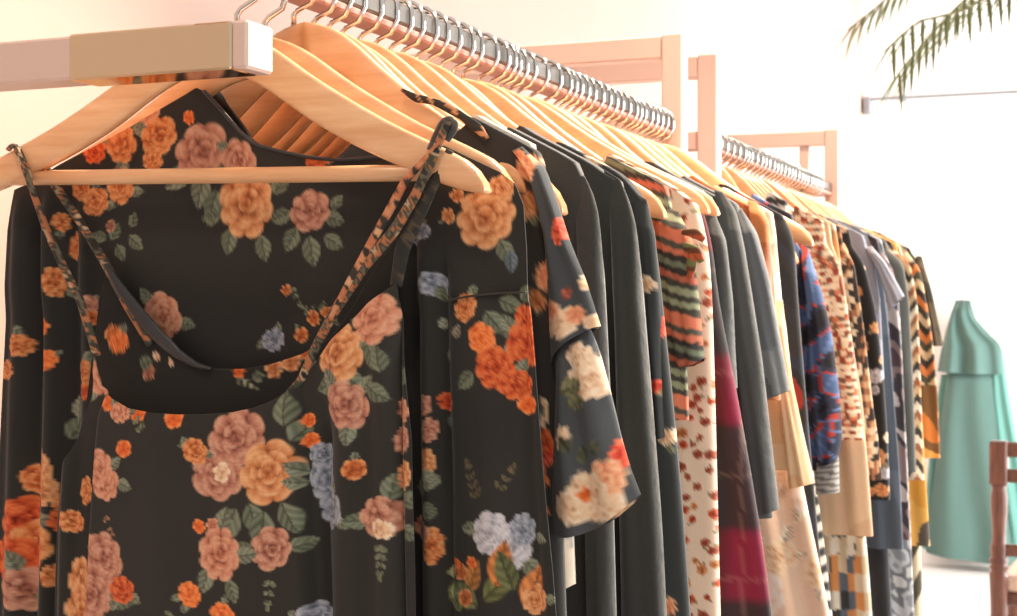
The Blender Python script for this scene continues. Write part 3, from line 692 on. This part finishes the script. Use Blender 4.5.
# --- pale blouse, cuff showing under the bell sleeve
t = .118
o = hung('pale_blouse', t, 'pale printed blouse whose cuff peeks out below the bell sleeve', 'blouse', hem=.95)
body_mesh('bodice', t, [(540, 190), (545, 300), (548, 500), (550, 616)], M['cloth'], auto_floral((214, 204, 188), ['cream', 'tan', 'blue'], 26, .008, .016, 2, 8, (140, 130, 110)), o, neck=.15, hem=.95, d=.010)
tube_mesh('sleeve', t, [(520, 200), (540, 360), (550, 500), (556, 594)], [(545, 196), (562, 360), (572, 500), (575, 584)], M['cloth'], splash([(214, 204, 188), (196, 180, 160), (120, 118, 116), (206, 196, 182), (180, 130, 100)], 26, 2) if False else bands(splash([(214, 204, 188), (196, 180, 160), (140, 136, 132), (206, 196, 182)], 26, 2)), o, d=.010, yoff=-.003)
# --- black knitwear
t = .168
o = hung('knit_pullover', t, 'soft black knit pullover tucked between the bell sleeve and the black cardigan', 'pullover', hem=.8)
body_mesh('knit_body', t, [(583, 176), (592, 190), (596, 240), (600, 400), (604, 616)], M['denim'], solid((54, 54, 52)), o, neck=.15, hem=.8, d=.013)
tube_mesh('sleeve', t, [(572, 176), (580, 260), (585, 400), (590, 640)], [(586, 176), (599, 196), (606, 280), (612, 400), (618, 640)], M['denim'], solid((58, 58, 56)), o, d=.013, yoff=-.004, zend=.9)
t = .23
o = hung('black_cardigan', t, 'long black cardigan with broad shoulder seam, largest plain black garment', 'cardigan', hem=.6)
body_mesh('cardigan_body', t, [(622, 182), (628, 205), (632, 280), (640, 400), (650, 520), (656, 616)], M['denim'], solid((56, 56, 54)), o, neck=.135, drop=.085, hem=.6, d=.014, fold=(5, .004))
tube_mesh('sleeve', t, [(606, 170), (612, 220), (618, 320), (620, 420), (624, 640)], [(622, 180), (637, 206), (643, 270), (648, 330), (656, 420), (664, 520), (670, 640)], M['denim'], solid((60, 60, 57)), o, d=.013, fold=(3, .004), yoff=-.006, zend=.75)
t = .285
o = hung('floral_black_dress', t, 'black dress with sparse tiny flowers between cardigan and striped top', 'dress', hem=.45)
navyfl = lambda s: auto_floral((58, 60, 60), ['cream', 'salmon', 'scarlet', 'cream'], 46, .006, .013, 2, s, (110, 112, 84), (.10, .30, .95, 1.55))
body_mesh('dress_body', t, [(648, 205), (656, 240), (664, 320), (673, 400), (682, 500), (690, 616)], M['cloth'], navyfl(14), o, neck=.15, hem=.45, d=.013, fold=(6, .004))
tube_mesh('sleeve', t, [(632, 190), (640, 240), (645, 330), (655, 440)], [(648, 200), (656, 232), (662, 300), (670, 436)], M['cloth'], navyfl(19), o, d=.011, yoff=-.005)
# --- aztec striped top with tied shoulder
t = .425
az = hung('banded_blouse', t, 'salmon and sage banded top with a tied bow at its shoulder', 'blouse', hem=.98)
body_mesh('top_body', t, [(672, 212), (680, 230), (684, 300), (686, 360), (688, 420)], M['cloth'], bands(aztec), az, neck=.15, hem=1.35, d=.012)
tube_mesh('sleeve', t, [(652, 205), (664, 250), (672, 320), (678, 366)], [(680, 212), (694, 240), (701, 300), (706, 358)], M['cloth'], bands(aztec), az, d=.013, yoff=-.006, bulge=.004, step=.003)
for k, (a, b) in enumerate([((682, 232), (704, 240)), ((684, 244), (702, 262)), ((690, 250), (690, 278))]):
    ribbon('bow_loop' if k < 2 else 'bow_tail', t - .022, [a, ((a[0] + b[0]) / 2 + 2, (a[1] + b[1]) / 2 - 3), b], (5, 11, 6), M['cloth'], bands(stripes([(120, 124, 80), (190, 92, 60), (110, 66, 46)], .006)), az)
# --- cream ditsy floral dress
t = .465
ditsy = auto_floral((236, 208, 184), ['rust', 'rust', 'red', 'rust', 'tan'], 420, .003, .0062, 1, 12, (140, 134, 104), (.12, .29, .98, 1.56), .03)
body_mesh('ditsy_dress', t, [(698, 206), (706, 222), (710, 260), (713, 340), (715, 420), (717, 500), (720, 616)], M['cloth'], ditsy, None, neck=.14, drop=.08, hem=.4, d=.015, fold=(5, .005), step=.0022)
tag(bpy.data.objects['ditsy_dress'], 'long cream dress scattered with tiny brick-red flowers', 'dress')
# --- plaid
t = .575
body_mesh('plaid_dress', t - .006, [(703, 212), (712, 235), (716, 290), (722, 320), (738, 400), (752, 480), (762, 540), (772, 616)], M['cloth'], bands(plaid), None, neck=.16, hem=.5, d=.014, fold=(6, .006), step=.004)
tag(bpy.data.objects['plaid_dress'], 'long magenta and black plaid dress flaring out beside the cream dress', 'dress')
# --- charcoal jackets
t = .613
o = hung('charcoal_shirt', t, 'soft charcoal shirt in front of the dark denim jacket', 'shirt', hem=1.0)
body_mesh('shirt_body', t, [(716, 216), (722, 240), (728, 300), (730, 400)], M['denim'], solid((78, 80, 80)), o, neck=.15, hem=1.05, d=.012)
tube_mesh('sleeve', t, [(704, 212), (710, 260), (714, 330), (720, 392)], [(716, 214), (727, 240), (734, 300), (738, 388)], M['denim'], solid((84, 86, 86)), o, d=.012, yoff=-.004)
t = .657
o = hung('denim_jacket', t, 'dark charcoal denim jacket with square shoulder, hem at mid-thigh', 'jacket', hem=.93)
body_mesh('jacket_body', t, [(724, 196), (734, 214), (744, 280), (756, 380), (766, 450), (772, 518)], M['denim'], solid((74, 76, 76)), o, neck=.12, drop=.06, hem=1.35, d=.014)
tube_mesh('sleeve', t, [(716, 190), (724, 240), (734, 340), (748, 440), (756, 516)], [(724, 192), (738, 210), (746, 246), (754, 296), (764, 360), (772, 430), (781, 508)], M['denim'], solid((80, 82, 82)), o, d=.014, yoff=-.008)
t = .73
o = hung('slate_shirt', t, 'slate grey washed shirt with rolled sleeve behind the denim jacket', 'shirt', hem=1.0)
body_mesh('shirt_body', t, [(738, 205), (748, 235), (756, 280), (762, 380), (766, 440)], M['denim'], solid((98, 100, 102)), o, neck=.14, hem=1.35, d=.013)
tube_mesh('sleeve', t, [(734, 215), (742, 260), (750, 340), (760, 402)], [(742, 208), (758, 232), (770, 276), (780, 330), (791, 390)], M['denim'], bands(splash([(104, 106, 110), (124, 126, 128), (92, 94, 98)], 14, 3)), o, d=.014, yoff=-.005)
t = .81
o = hung('rust_pullover', t, 'rust brown fuzzy pullover beside the slate grey shirt', 'pullover', hem=1.0)
body_mesh('top_body', t, [(758, 205), (768, 225), (773, 270), (778, 340), (780, 400)], M['denim'], bands(splash([(176, 96, 52), (190, 112, 64), (160, 84, 44)], 20, 1)), o, neck=.13, drop=.06, hem=1.35, d=.014)
tube_mesh('sleeve', t, [(748, 200), (756, 250), (762, 300)], [(757, 202), (770, 222), (774, 300)], M['denim'], bands(splash([(184, 104, 56), (198, 122, 70), (168, 90, 48)], 22, 4)), o, d=.014, yoff=-.003)
t = .865
o = hung('peach_blouse', t, 'peach blouse with long loose sleeve hanging below the slate shirt', 'blouse', hem=.9)
body_mesh('blouse_body', t, [(768, 230), (778, 300), (788, 400), (796, 470)], M['cloth'], bands(splash([(240, 190, 142), (246, 204, 160), (232, 176, 126)], 10, 2)), o, neck=.14, hem=1.35, d=.012)
tube_mesh('sleeve', t, [(772, 300), (780, 380), (786, 440), (790, 488)], [(784, 300), (793, 380), (804, 430), (816, 482)], M['cloth'], bands(splash([(242, 192, 144), (248, 208, 166), (228, 170, 124)], 9, 5)), o, d=.014, yoff=-.008)
t = .92
body_mesh('watercolor_dress', t, [(776, 240), (784, 330), (792, 420), (803, 490), (815, 545), (830, 616)], M['cloth'], auto_floral((240, 206, 180), ['cream', 'pale', 'wash', 'pale'], 46, .022, .042, 2, 4, (232, 208, 184), (.14, .36, .85, 1.45), .03), None, neck=.14, hem=.45, d=.015, fold=(5, .006))
tag(bpy.data.objects['watercolor_dress'], 'long pale peach dress with blurred cream blossoms, widest at the hem', 'dress')
t = .99
o = hung('black_shirt', t, 'black shirt with red flecks beside the blue patterned blouse', 'shirt', hem=1.0)
body_mesh('shirt_body', t, [(786, 222), (794, 236), (798, 300), (806, 400), (812, 470)], M['cloth'], bands(splash([(46, 46, 50), (52, 50, 52), (50, 54, 66), (44, 44, 46), (150, 54, 44)], 17, 6)), o, neck=.12, drop=.07, hem=.95, d=.013)
t = 1.125
o = hung('paisley_blouse', t, 'blue and red paisley blouse with balloon sleeve', 'blouse', hem=1.0)
body_mesh('blouse_body', t, [(796, 240), (808, 270), (816, 330), (822, 420), (824, 470)], M['cloth'], bands(paisley), o, neck=.13, hem=1.35, d=.013)
tube_mesh('sleeve', t, [(800, 240), (806, 300), (808, 380), (812, 420), (818, 462)], [(808, 246), (822, 290), (832, 330), (841, 400), (843, 440), (838, 458)], M['cloth'], bands(paisley), o, d=.017, yoff=-.004, bulge=.006)
tag(tube_mesh('cuff', t, [(815, 458), (816, 494)], [(839, 456), (840, 492)], M['cloth'], bands(stripes([(110, 108, 106), (176, 172, 168)], .0042)), o, d=.012, yoff=-.002, fold=(2, .001)), 'ribbed grey striped cuff')

# --- second rack -------------------------------------------------------------------------------------------
def simple(name, t, edge, pat, label, cat, hem=.6, mat='cloth', sleeve=None, **kw):
    o = body_mesh(name, t, edge, M[mat], pat, None, hem=hem, **kw)
    if sleeve:
        r = hung(name, t, label, cat, hem=hem); o.name = 'garment_body'; r.name = name
        o.parent = r; o.location = (0, 0, 0); o.data.transform(Matrix.Translation(-Vector(r.location)))
        L, Rr, sp, kw2 = sleeve
        tube_mesh('sleeve', t, L, Rr, M[mat], sp, r, yoff=-.005, **kw2)
        return r
    return tag(o, label, cat)
redcream = bands(check([(228, 196, 160), (206, 120, 84), (236, 214, 186), (150, 60, 44), (120, 92, 72), (236, 206, 170)], .010, .011, .5))
simple('zigzag_dress', 1.405, [(790, 270), (800, 400), (818, 500), (826, 560), (832, 616)], bands(zigzag([(52, 50, 50), (206, 200, 188)], .014)), 'black and white zigzag knit dress, its lower edge left of the orange checked skirt', 'dress', .4, neck=.12)
simple('red_print_blouse', 1.447, [(826, 244), (838, 262), (846, 300), (853, 350), (860, 410), (864, 440)], redcream, 'cream and red patchwork print blouse next to the paisley sleeve', 'blouse', 1.35)
simple('beige_dress', 1.489, [(832, 244), (842, 270), (850, 330), (862, 400), (868, 470), (873, 536)], bands(splash([(196, 160, 128), (206, 172, 140), (188, 150, 118)], 7, 2)), 'plain beige dress with hem just above the checked skirt', 'dress', 1.35)
simple('check_skirt', 1.53, [(838, 244), (846, 300), (856, 450), (868, 560), (872, 616)], bands(check([(210, 140, 84), (226, 216, 200), (96, 104, 116), (214, 190, 160), (60, 58, 58)], .013, .03, .15)), 'orange, white and grey checked long skirt below the beige dress', 'skirt', .45)
simple('brown_check_dress', 1.572, [(843, 246), (854, 262), (864, 330), (872, 400), (878, 440), (882, 480)], bands(check([(70, 54, 44), (206, 160, 120), (52, 44, 40), (160, 104, 70), (226, 196, 164)], .008, .011, .5)), 'brown, black and tan broken check dress', 'dress', 1.35)
simple('monochrome_floral_dress', 1.62, [(852, 246), (864, 262), (876, 310), (884, 380), (888, 440), (890, 500)], auto_floral((46, 44, 44), ['cream', 'white', 'tan'], 150, .007, .015, 1, 5, (150, 130, 110), (.02, .3, .85, 1.56)), 'black dress with large blotchy cream flowers', 'dress', 1.35)
lav = bands(splash([(150, 148, 160), (166, 164, 174), (140, 138, 150)], 8, 1))
simple('lavender_shirt', 1.70, [(866, 246), (874, 262), (880, 300), (884, 380)], lav, 'lavender grey shirt with a short pointed sleeve over the slate dress', 'shirt', 1.35,
       sleeve=([(866, 248), (878, 270), (886, 296), (889, 311)], [(872, 246), (886, 262), (896, 280), (905, 296)], lav, dict(d=.016)))
simple('slate_dress', 1.76, [(868, 248), (882, 270), (888, 320), (894, 400), (900, 480), (903, 549)], bands(splash([(84, 92, 104), (92, 100, 112), (78, 86, 98)], 6, 4)), 'long plain slate blue dress', 'dress', 1.35)
simple('black_trousers', 1.80, [(870, 250), (880, 400), (888, 540), (892, 616)], solid((56, 56, 60)), 'black trousers showing below the slate blue dress', 'trousers', .3)
simple('plum_print_dress', 1.86, [(880, 250), (894, 270), (900, 330), (904, 400), (907, 470), (910, 540)], bands(splash([(90, 70, 76), (140, 118, 116), (70, 62, 68), (196, 180, 176)], 30, 3)), 'muted plum and grey print dress right of the slate dress', 'dress', 1.35)
simple('silver_paisley_dress', 1.93, [(884, 252), (898, 280), (904, 400), (910, 520), (914, 616)], bands(splash([(150, 152, 158), (196, 196, 200), (120, 122, 128), (210, 208, 206)], 44, 8)), 'silver grey paisley maxi dress with lower edge near the floor', 'dress', .35)
simple('grey_tunic', 1.99, [(888, 250), (903, 262), (909, 300), (913, 380), (916, 472)], solid((96, 96, 92)), 'plain dark grey tunic with straight side edge', 'tunic', 1.35)
simple('striped_print_dress', 2.06, [(894, 250), (910, 262), (917, 300), (920, 360), (922, 430), (924, 480)], bands(zigzag([(60, 52, 46), (206, 170, 128), (150, 92, 60), (226, 206, 180)], .016, 1.5)), 'brown and cream chevron striped dress', 'dress', 1.35)
simple('mustard_dress', 2.12, [(898, 252), (912, 270), (917, 330), (922, 420), (927, 500), (930, 546)], bands(splash([(206, 146, 62), (216, 160, 80), (90, 80, 70), (220, 190, 140)], 11, 5)), 'mustard yellow print dress with narrow lower edge', 'dress', 1.35)
simple('cream_black_skirt', 2.16, [(902, 254), (912, 300), (918, 480), (921, 560), (923, 616)], bands(zigzag([(220, 206, 176), (84, 78, 64)], .05, 2)), 'cream and olive panelled long skirt at the bottom corner of the rack', 'skirt', .4)
ol = bands(zigzag([(56, 52, 46), (190, 140, 96), (62, 58, 50), (222, 198, 168), (70, 78, 62)], .02, -1.4))
simple('tiered_print_blouse', 2.22, [(908, 254), (920, 268), (928, 310), (934, 350), (938, 400), (940, 458)], bands(lambda x, z: np.where((z > 1.24)[:, None], zigzag([(56, 50, 46), (214, 180, 146), (74, 70, 58), (206, 120, 70)], .017, 1.2)(x, z), splash([(212, 140, 66), (226, 160, 84), (120, 84, 50), (206, 124, 60)], 16, 7)(x, z))), 'dark striped blouse with an orange printed tail hanging beside the turquoise gown', 'blouse', 1.35)
simple('dark_chevron_tunic', 2.28, [(912, 253), (922, 266), (930, 300), (934, 346)], ol, 'dark chevron tunic with short sleeve, last garment on the far rack', 'tunic', 1.35,
       sleeve=([(916, 256), (922, 290), (926, 346)], [(922, 256), (932, 290), (944, 346)], bands(splash([(70, 64, 52), (88, 80, 66), (60, 56, 48)], 14, 2)), dict(d=.015)))

# hangers that carry the garments ----------------------------------------------------------------------------
TIPS = {.143: (577, 215), .402: (668, 219), .53: (704, 214), .55: (714, 216), 1.07: (815, 246), 1.095: (812, 264)}
hl = [(0, 'nearest pale wooden hanger, carrying the black slip dress on strap loops', 1.3), (.04, 'pale wooden hanger inside the rose-print dress, its tip just past the nearest one', 0),
 (.085, 'wooden hanger inside the bell-sleeved dress', 0), (.118, 'wooden hanger of the pale printed blouse', 0), (.168, 'wooden hanger under the soft black knit pullover', 0),
 (.23, 'wooden hanger filling the long black cardigan', 0), (.285, 'wooden hanger of the sparse floral black dress', 0), (.425, 'wooden hanger of the salmon banded blouse', 0),
 (.465, 'wooden hanger of the cream ditsy dress', 0), (.575, 'wooden hanger of the magenta plaid dress', 0), (.613, 'wooden hanger of the soft charcoal shirt', 0),
 (.657, 'wooden hanger inside the denim jacket', 0), (.73, 'wooden hanger of the slate grey shirt', 0), (.81, 'wooden hanger of the rust brown pullover', 0), (.865, 'wooden hanger of the peach blouse', 0),
 (.92, 'wooden hanger of the long pale peach dress', 0), (.99, 'wooden hanger of the black red-flecked shirt', 0), (1.125, 'wooden hanger of the paisley blouse', 0)]
for t_, l_, ti in hl: hanger(t_, l_, ti, 0, 0, 'wooden hangers on the near rack', {0: 1.06, .04: 1.0}.get(t_, .92), {0: -.0335, .04: -.021}.get(t_, -.002))
for t_, l_ in [(.143, 'wooden hanger with rounded bare tip beside the bell sleeve'), (.402, 'wooden hanger whose bare tip points over the salmon banded blouse'), (.53, 'wooden hanger with bare tip just left of the charcoal shirt shoulder, lower of two'),
               (.55, 'wooden hanger with bare tip touching the charcoal shirt shoulder, farther of two'), (1.07, 'wooden hanger with a long bare arm above the rust and black garments'), (1.095, 'wooden hanger tilted down, bare tip over the black shirt')]:
    X, Z = on_plane(*TIPS[t_], t_); x_ = min(.009, max(-.02, float(X) - .224)); ti = math.degrees(math.asin(max(-.06, min(.2, (HZ - .131 - float(Z)) / .22))))
    hanger(t_, l_, ti, 0, 0, 'wooden hangers on the near rack', 1, x_)
for t_ in (.2, .26, .315, .34, .37, .497, .515, .69, .71, .755, .78, .838, .89, .95, .97, 1.02, 1.045):
    hanger(t_, 'bare pale wooden hanger squeezed between garments on the near rack', random.Random(t_).uniform(-2, 2), random.Random(t_ + 1).uniform(-.8, .8), 0, 'bare hangers on the near rack', .86, -.012)
for nm, t_ in [('black and white zigzag dress', 1.405), ('cream and red patchwork blouse', 1.447), ('plain beige dress', 1.489), ('orange and grey checked skirt', 1.53), ('brown broken check dress', 1.572), ('blotchy cream flower dress', 1.62), ('lavender grey shirt', 1.70),
    ('slate blue dress', 1.76), ('black trousers', 1.80), ('plum and grey print dress', 1.86), ('silver grey paisley dress', 1.93), ('dark grey tunic', 1.99), ('chevron striped dress', 2.06), ('mustard print dress', 2.12), ('cream and olive skirt', 2.16), ('striped blouse with orange tail', 2.22), ('last dark chevron tunic', 2.28)]:
    hanger(t_, 'wooden hanger of the %s' % nm, 0, 0, 0, 'wooden hangers on the far rack')
for t_ in (1.597, 1.66, 1.73, 1.83, 1.895, 1.96, 2.025, 2.09, 2.19, 2.25):
    hanger(t_, 'bare pale wooden hanger squeezed between garments on the far rack', random.Random(t_).uniform(-2.5, 2.5), random.Random(t_ + 1).uniform(-.8, .8), 0, 'bare hangers on the far rack', .86, -.012)

# ================================================================== TURQUOISE GOWN against the back wall
GY = 7.36
gown = empty('evening_gown', (float(on_plane(968, 300, GY)[0]), GY, .1), 'turquoise one-shoulder evening gown hanging before the white back wall', 'gown')
teal = bands(lambda x, z: np.tile(np.array((84., 112, 106)), (len(x), 1)) * (1 + .04 * np.sin(x * 40))[:, None])
tube_mesh('gown_skirt', GY, [(950, 350), (946, 380), (938, 440), (930, 500), (926, 552)], [(992, 350), (996, 385), (1004, 440), (1012, 500), (1024, 566)], M['cloth'], teal, gown, d=.09, fold=(4, .016), step=.012)
tube_mesh('ruffle_overlay', GY, [(956, 300), (948, 325), (942, 350), (938, 371)], [(971, 300), (976, 318), (990, 334), (1001, 344), (1003, 374)], M['cloth'], teal, gown, d=.10, fold=(5, .03), yoff=-.03, step=.012, bulge=.0)
tube_mesh('side_drape', GY, [(990, 345), (992, 400), (998, 470), (1006, 548)], [(1002, 348), (1010, 400), (1022, 470), (1036, 552)], M['cloth'], bands(lambda x, z: np.tile(np.array((98., 146, 138)), (len(x), 1))), gown, d=.05, fold=(3, .02), step=.012)
tube_mesh('side_drape', GY, [(940, 375), (930, 440), (924, 500), (920, 548)], [(950, 375), (942, 440), (938, 500), (936, 552)], M['cloth'], bands(lambda x, z: np.tile(np.array((98., 146, 138)), (len(x), 1))), gown, d=.05, fold=(3, .015), yoff=.06, step=.012)
gh = empty('white_hanger', (float(on_plane(968, 292, GY)[0]), GY, 1.47), 'white hanger holding up the turquoise gown', 'hanger')
gx = gh.location.x
MB().tube([(gx - .06, GY, 1.425), (gx - .02, GY, 1.455), (gx, GY, 1.465), (gx + .05, GY, 1.44), (gx + .15, GY, 1.37)], .007, 8).build('shoulder_arm', M['white'], gh, True)
MB().tube([(gx, GY, 1.465), (gx, GY, 1.50), (gx + .018, GY, 1.52), (gx + .012, GY + .0, 1.545), (gx - .008, GY, 1.545), (gx - .016, GY, 1.53)], .003, 8, up=(0, 1, 0)).build('hook', M['white'], gh, True)
pg = empty('wall_peg', (gx, WY, 1.538), 'small white peg on the back wall above the turquoise gown', 'peg')
MB().tube([(gx, WY, 1.537), (gx, GY - .02, 1.537)], .005, 10).build('peg_rod', M['white'], pg, True)
MB().tube([(gx, WY, 1.537), (gx, WY - .008, 1.537)], .022, 16).build('wall_plate', M['white'], pg, True)

# ================================================================== CURTAIN TRACK high on the back wall
TZ = 2.555
x0 = WX + .0
tr = empty('curtain_track', (0.6, WY, TZ), 'thin grey curtain track high on the white back wall', 'curtain track')
MB().box((-.70, WY - .06, TZ - .008), (3.6, WY - .045, TZ + .008), .003).build('track_bar', M['track'], tr)
MB().box((-.735, WY - .07, TZ - .08), (-.70, WY - .0, TZ + .012), .004).build('end_bracket', M['track'], tr)
for bx in (-.52, .9, 2.2, 3.55): MB().box((bx - .012, WY - .062, TZ - .02), (bx + .012, WY, TZ + .016), .003).build('bracket', M['track'], tr)

# ================================================================== CHAIR (rear view, turned back posts)
cz = 5.0
c0 = at_depth(999, 440, cz)
chair = empty('dining_chair', (c0.x, c0.y, 0), 'brown turned-post wooden chair at the right edge before the turquoise gown', 'chair')
_a = TH - R(25); ay = Vector((-math.sin(_a), math.cos(_a), 0)); ax = Vector((math.cos(_a), math.sin(_a), 0))
def cp(u, w, z): return Vector((c0.x, c0.y, 0)) + ax * u + ay * w + Vector((0, 0, z))
def cbox(name, u0, u1, w0, w1, z0, z1, mat, bev=.004):
    m = MB().box((u0, w0, z0), (u1, w1, z1), bev); m.v = [tuple(cp(*p)) for p in m.v]
    return m.build(name, mat, chair)
def post(name, u, w, ht, back=True):
    m = MB()
    pr = [(.021, 0), (.021, .36), (.024, .37), (.021, .385), (.021, .455)] if not back else \
         [(.021, 0), (.022, .40), (.024, .50), (.025, .515), (.019, .525), (.026, .535), (.02, .545), (.026, .56), (.02, .57), (.023, .60), (.018, .62), (.017, .66), (.021, .72), (.022, .77), (.018, .80), (.022, .815)]
    m.lathe(tuple(cp(u, w, 0)), [(r_ * 1.28, z_) for r_, z_ in pr], 20)
    m.build('leg' if not back else 'back_post', M['chair_wood'], chair, True)
    if back: cbox('post_block', u - .029, u + .029, w - .029, w + .029, .81, ht, M['chair_wood'], .006)
for u in (0, .40): post('p', u, 0, .957)
for u in (.0, .40): post('p', u, .40, .455, False)
cbox('top_rail', .023, .377, -.014, .014, .905, .955, M['chair_wood'], .006)
cbox('middle_rail', .023, .377, -.012, .012, .82, .865, M['chair_wood'], .005)
cbox('lower_rail', .023, .377, -.012, .012, .575, .615, M['chair_wood'], .005)
for u in (.11, .20, .29):
    m = MB().lathe(tuple(cp(u, 0, .61)), [(.008, 0), (.013, .05), (.009, .09), (.014, .13), (.008, .21)], 14); m.build('spindle', M['chair_wood'], chair, True)
cbox('seat_frame', -.01, .41, .024, .42, .405, .45, M['chair_wood'], .006)
tag(cbox('seat', .0, .40, .02, .415, .45, .505, M['rush'], .015), 'pale cushioned seat')
for w in (0, .40): cbox('stretcher', .02, .38, w - .01, w + .01, .18, .205, M['chair_wood'], .004)
for u in (0, .40): cbox('stretcher', u - .01, u + .01, .02, .38, .22, .245, M['chair_wood'], .004)

# ================================================================== PALM (pot stands just outside the frame)
pc = at_depth(1150, 308, 4.2); pc.z = 0
palm = empty('potted_palm', (pc.x, pc.y, 0), 'tall green palm whose fronds droop in at the top right', 'palm')
MB().lathe((pc.x, pc.y, 0), [(.13, 0), (.17, .02), (.20, .30), (.205, .34), (.19, .345), (.18, .30)], 28).build('pot', M['pot'], palm, True)
MB().lathe((pc.x, pc.y, .285), [(.181, 0), (.1, .012), (.02, .015)], 24).build('soil', M['soil'], palm, True)
MB().tube([(pc.x, pc.y, .29), (pc.x + .02, pc.y, .8), (pc.x - .01, pc.y + .02, 1.3), (pc.x, pc.y, 1.78)], [.035, .03, .028, .03], 12).build('trunk', M['stem'], palm, True)
def frond(pts, seed, llen=.17, n=34, droop=.5):
    r = random.Random(seed); P = [Vector(p) for p in pts]
    q = [0]
    for a, b in zip(P, P[1:]): q.append(q[-1] + (b - a).length)
    def at(f):
        s = f * q[-1]
        for k in range(len(P) - 1):
            if s <= q[k + 1] + 1e-9:
                w = (s - q[k]) / (q[k + 1] - q[k]); return P[k].lerp(P[k + 1], w), (P[k + 1] - P[k]).normalized()
        return P[-1], (P[-1] - P[-2]).normalized()
    m = MB().tube([at(f)[0] for f in np.linspace(0, 1, 24)], list(np.linspace(.009, .002, 24)), 6)
    st = m.build('frond_stem', M['stem'], palm, True)
    m = MB()
    for k in range(n):
        f = .16 + .84 * k / n; p, d = at(f); side = d.cross(Vector((0, 0, 1))).normalized()
        for sg in (-1, 1):
            L = llen * (1 - .55 * abs(f - .5)) * r.uniform(.85, 1.15)
            dirv = (side * sg * .9 + d * .75 + Vector((0, 0, -droop + r.uniform(-.15, .1)))).normalized()
            up = Vector((0, 0, 1)); w = dirv.cross(up).normalized() * .0055
            V = []
            for j, (a, wd) in enumerate(((0, .35), (.3, 1), (.65, .8), (1, .05))):
                c = p + dirv * L * a + Vector((0, 0, -.35 * L * a * a)); V += [c - w * wd, c + Vector((0, 0, .002)), c + w * wd, c - Vector((0, 0, .0012))]
            F = []
            for j in range(3):
                for e in range(4): F.append((j * 4 + e, j * 4 + (e + 1) % 4, j * 4 + 4 + (e + 1) % 4, j * 4 + 4 + e))
            m.add(V, F)
    lf = m.build('leaflets', M['leaf'], st, True)
    return st
top = Vector((pc.x, pc.y, 1.78))
def fr(px): return [top] + [at_depth(*p) for p in px]
frond(fr([(1110, -60, 4.2), (1050, -70, 4.15), (985, -20, 4.1), (940, 24, 4.08), (904, 66, 4.06), (893, 82, 4.05)]), 1, .15, 40, .45)
frond(fr([(1110, -80, 4.3), (1040, -95, 4.4), (960, -60, 4.5), (890, -4, 4.55), (848, 30, 4.6)]), 2, .13, 40, .4)
frond(fr([(1120, -80, 4.0), (1060, -50, 3.9), (1000, -10, 3.85), (960, 12, 3.8), (915, 22, 3.75), (884, 52, 3.72)]), 3, .13, 36, .6)
frond(fr([(1130, -60, 4.0), (1090, -70, 3.9), (1050, -30, 3.8), (1028, 10, 3.75)]), 4, .13, 30, .5)
for k in range(5):
    a = -.5 + k * .55; d = Vector((math.cos(a), math.sin(a), 0))
    frond([top, top + d * .2 + Vector((0, 0, .32)), top + d * .5 + Vector((0, 0, .45)), top + d * .8 + Vector((0, 0, .3)), top + d * 1.0 + Vector((0, 0, .02))], 10 + k, .2, 26)

# ================================================================== LIGHT
w = bpy.data.worlds.new('daylight'); bpy.context.scene.world = w; w.use_nodes = True
bg = w.node_tree.nodes['Background']; bg.inputs['Color'].default_value = (1.0, .97, .93, 1); bg.inputs['Strength'].default_value = 0.66
def light(name, kind, loc, target, energy, color, size=1.0, size_y=None, spot=None):
    d = bpy.data.lights.new(name, kind); d.energy = energy; d.color = color
    if kind == 'AREA':
        d.size = size
        if size_y: d.shape = 'RECTANGLE'; d.size_y = size_y
    elif kind == 'SPOT': d.shadow_soft_size = size; d.spot_size = R(spot or 60); d.spot_blend = .6
    o = bpy.data.objects.new(name, d); C.objects.link(o); o.location = loc
    o.rotation_euler = (Vector(target) - Vector(loc)).to_track_quat('-Z', 'Y').to_euler()
    return o
light('shop_window_daylight', 'AREA', (4.6, 4.2, 1.7), (0, 2.6, 1.2), 460, (1, .98, .95), 4.5, 2.6)
light('back_wall_fill_light', 'AREA', (3.6, 5.6, 1.5), (.2, 7.5, 1.3), 220, (1, .99, .97), 2.4, 2.4)  # added fill lamp that brightens the back wall; no glass door stands here
light('ceiling_spotlight', 'SPOT', (.55, 1.0, 2.9), (.02, .6, 1.5), 330, (1, .83, .64), .06, spot=70)
light('ceiling_spotlight', 'SPOT', (.60, 2.2, 2.9), (.05, 1.9, 1.5), 260, (1, .83, .64), .06, spot=70)
light('ceiling_spotlight', 'SPOT', (.4, -.9, 2.9), (-.3, .1, 1.3), 28, (1, .82, .62), .10, spot=80)

# ================================================================== CAMERA
cd = bpy.data.cameras.new('camera'); cd.sensor_width = 36; cd.lens = FPX / 1017 * 36
cam = bpy.data.objects.new('camera', cd); C.objects.link(cam)
cam.location = CAM; cam.rotation_euler = (R(90), 0, TH)
cd.dof.use_dof = True; cd.dof.focus_distance = 1.2; cd.dof.aperture_fstop = 17
cd.clip_start = .02
bpy.context.scene.camera = cam
vs = bpy.context.scene.view_settings
vs.view_transform = 'Standard'; vs.look = 'None'; vs.gamma = 1.0; vs.use_curve_mapping = False; vs.exposure = 0.0
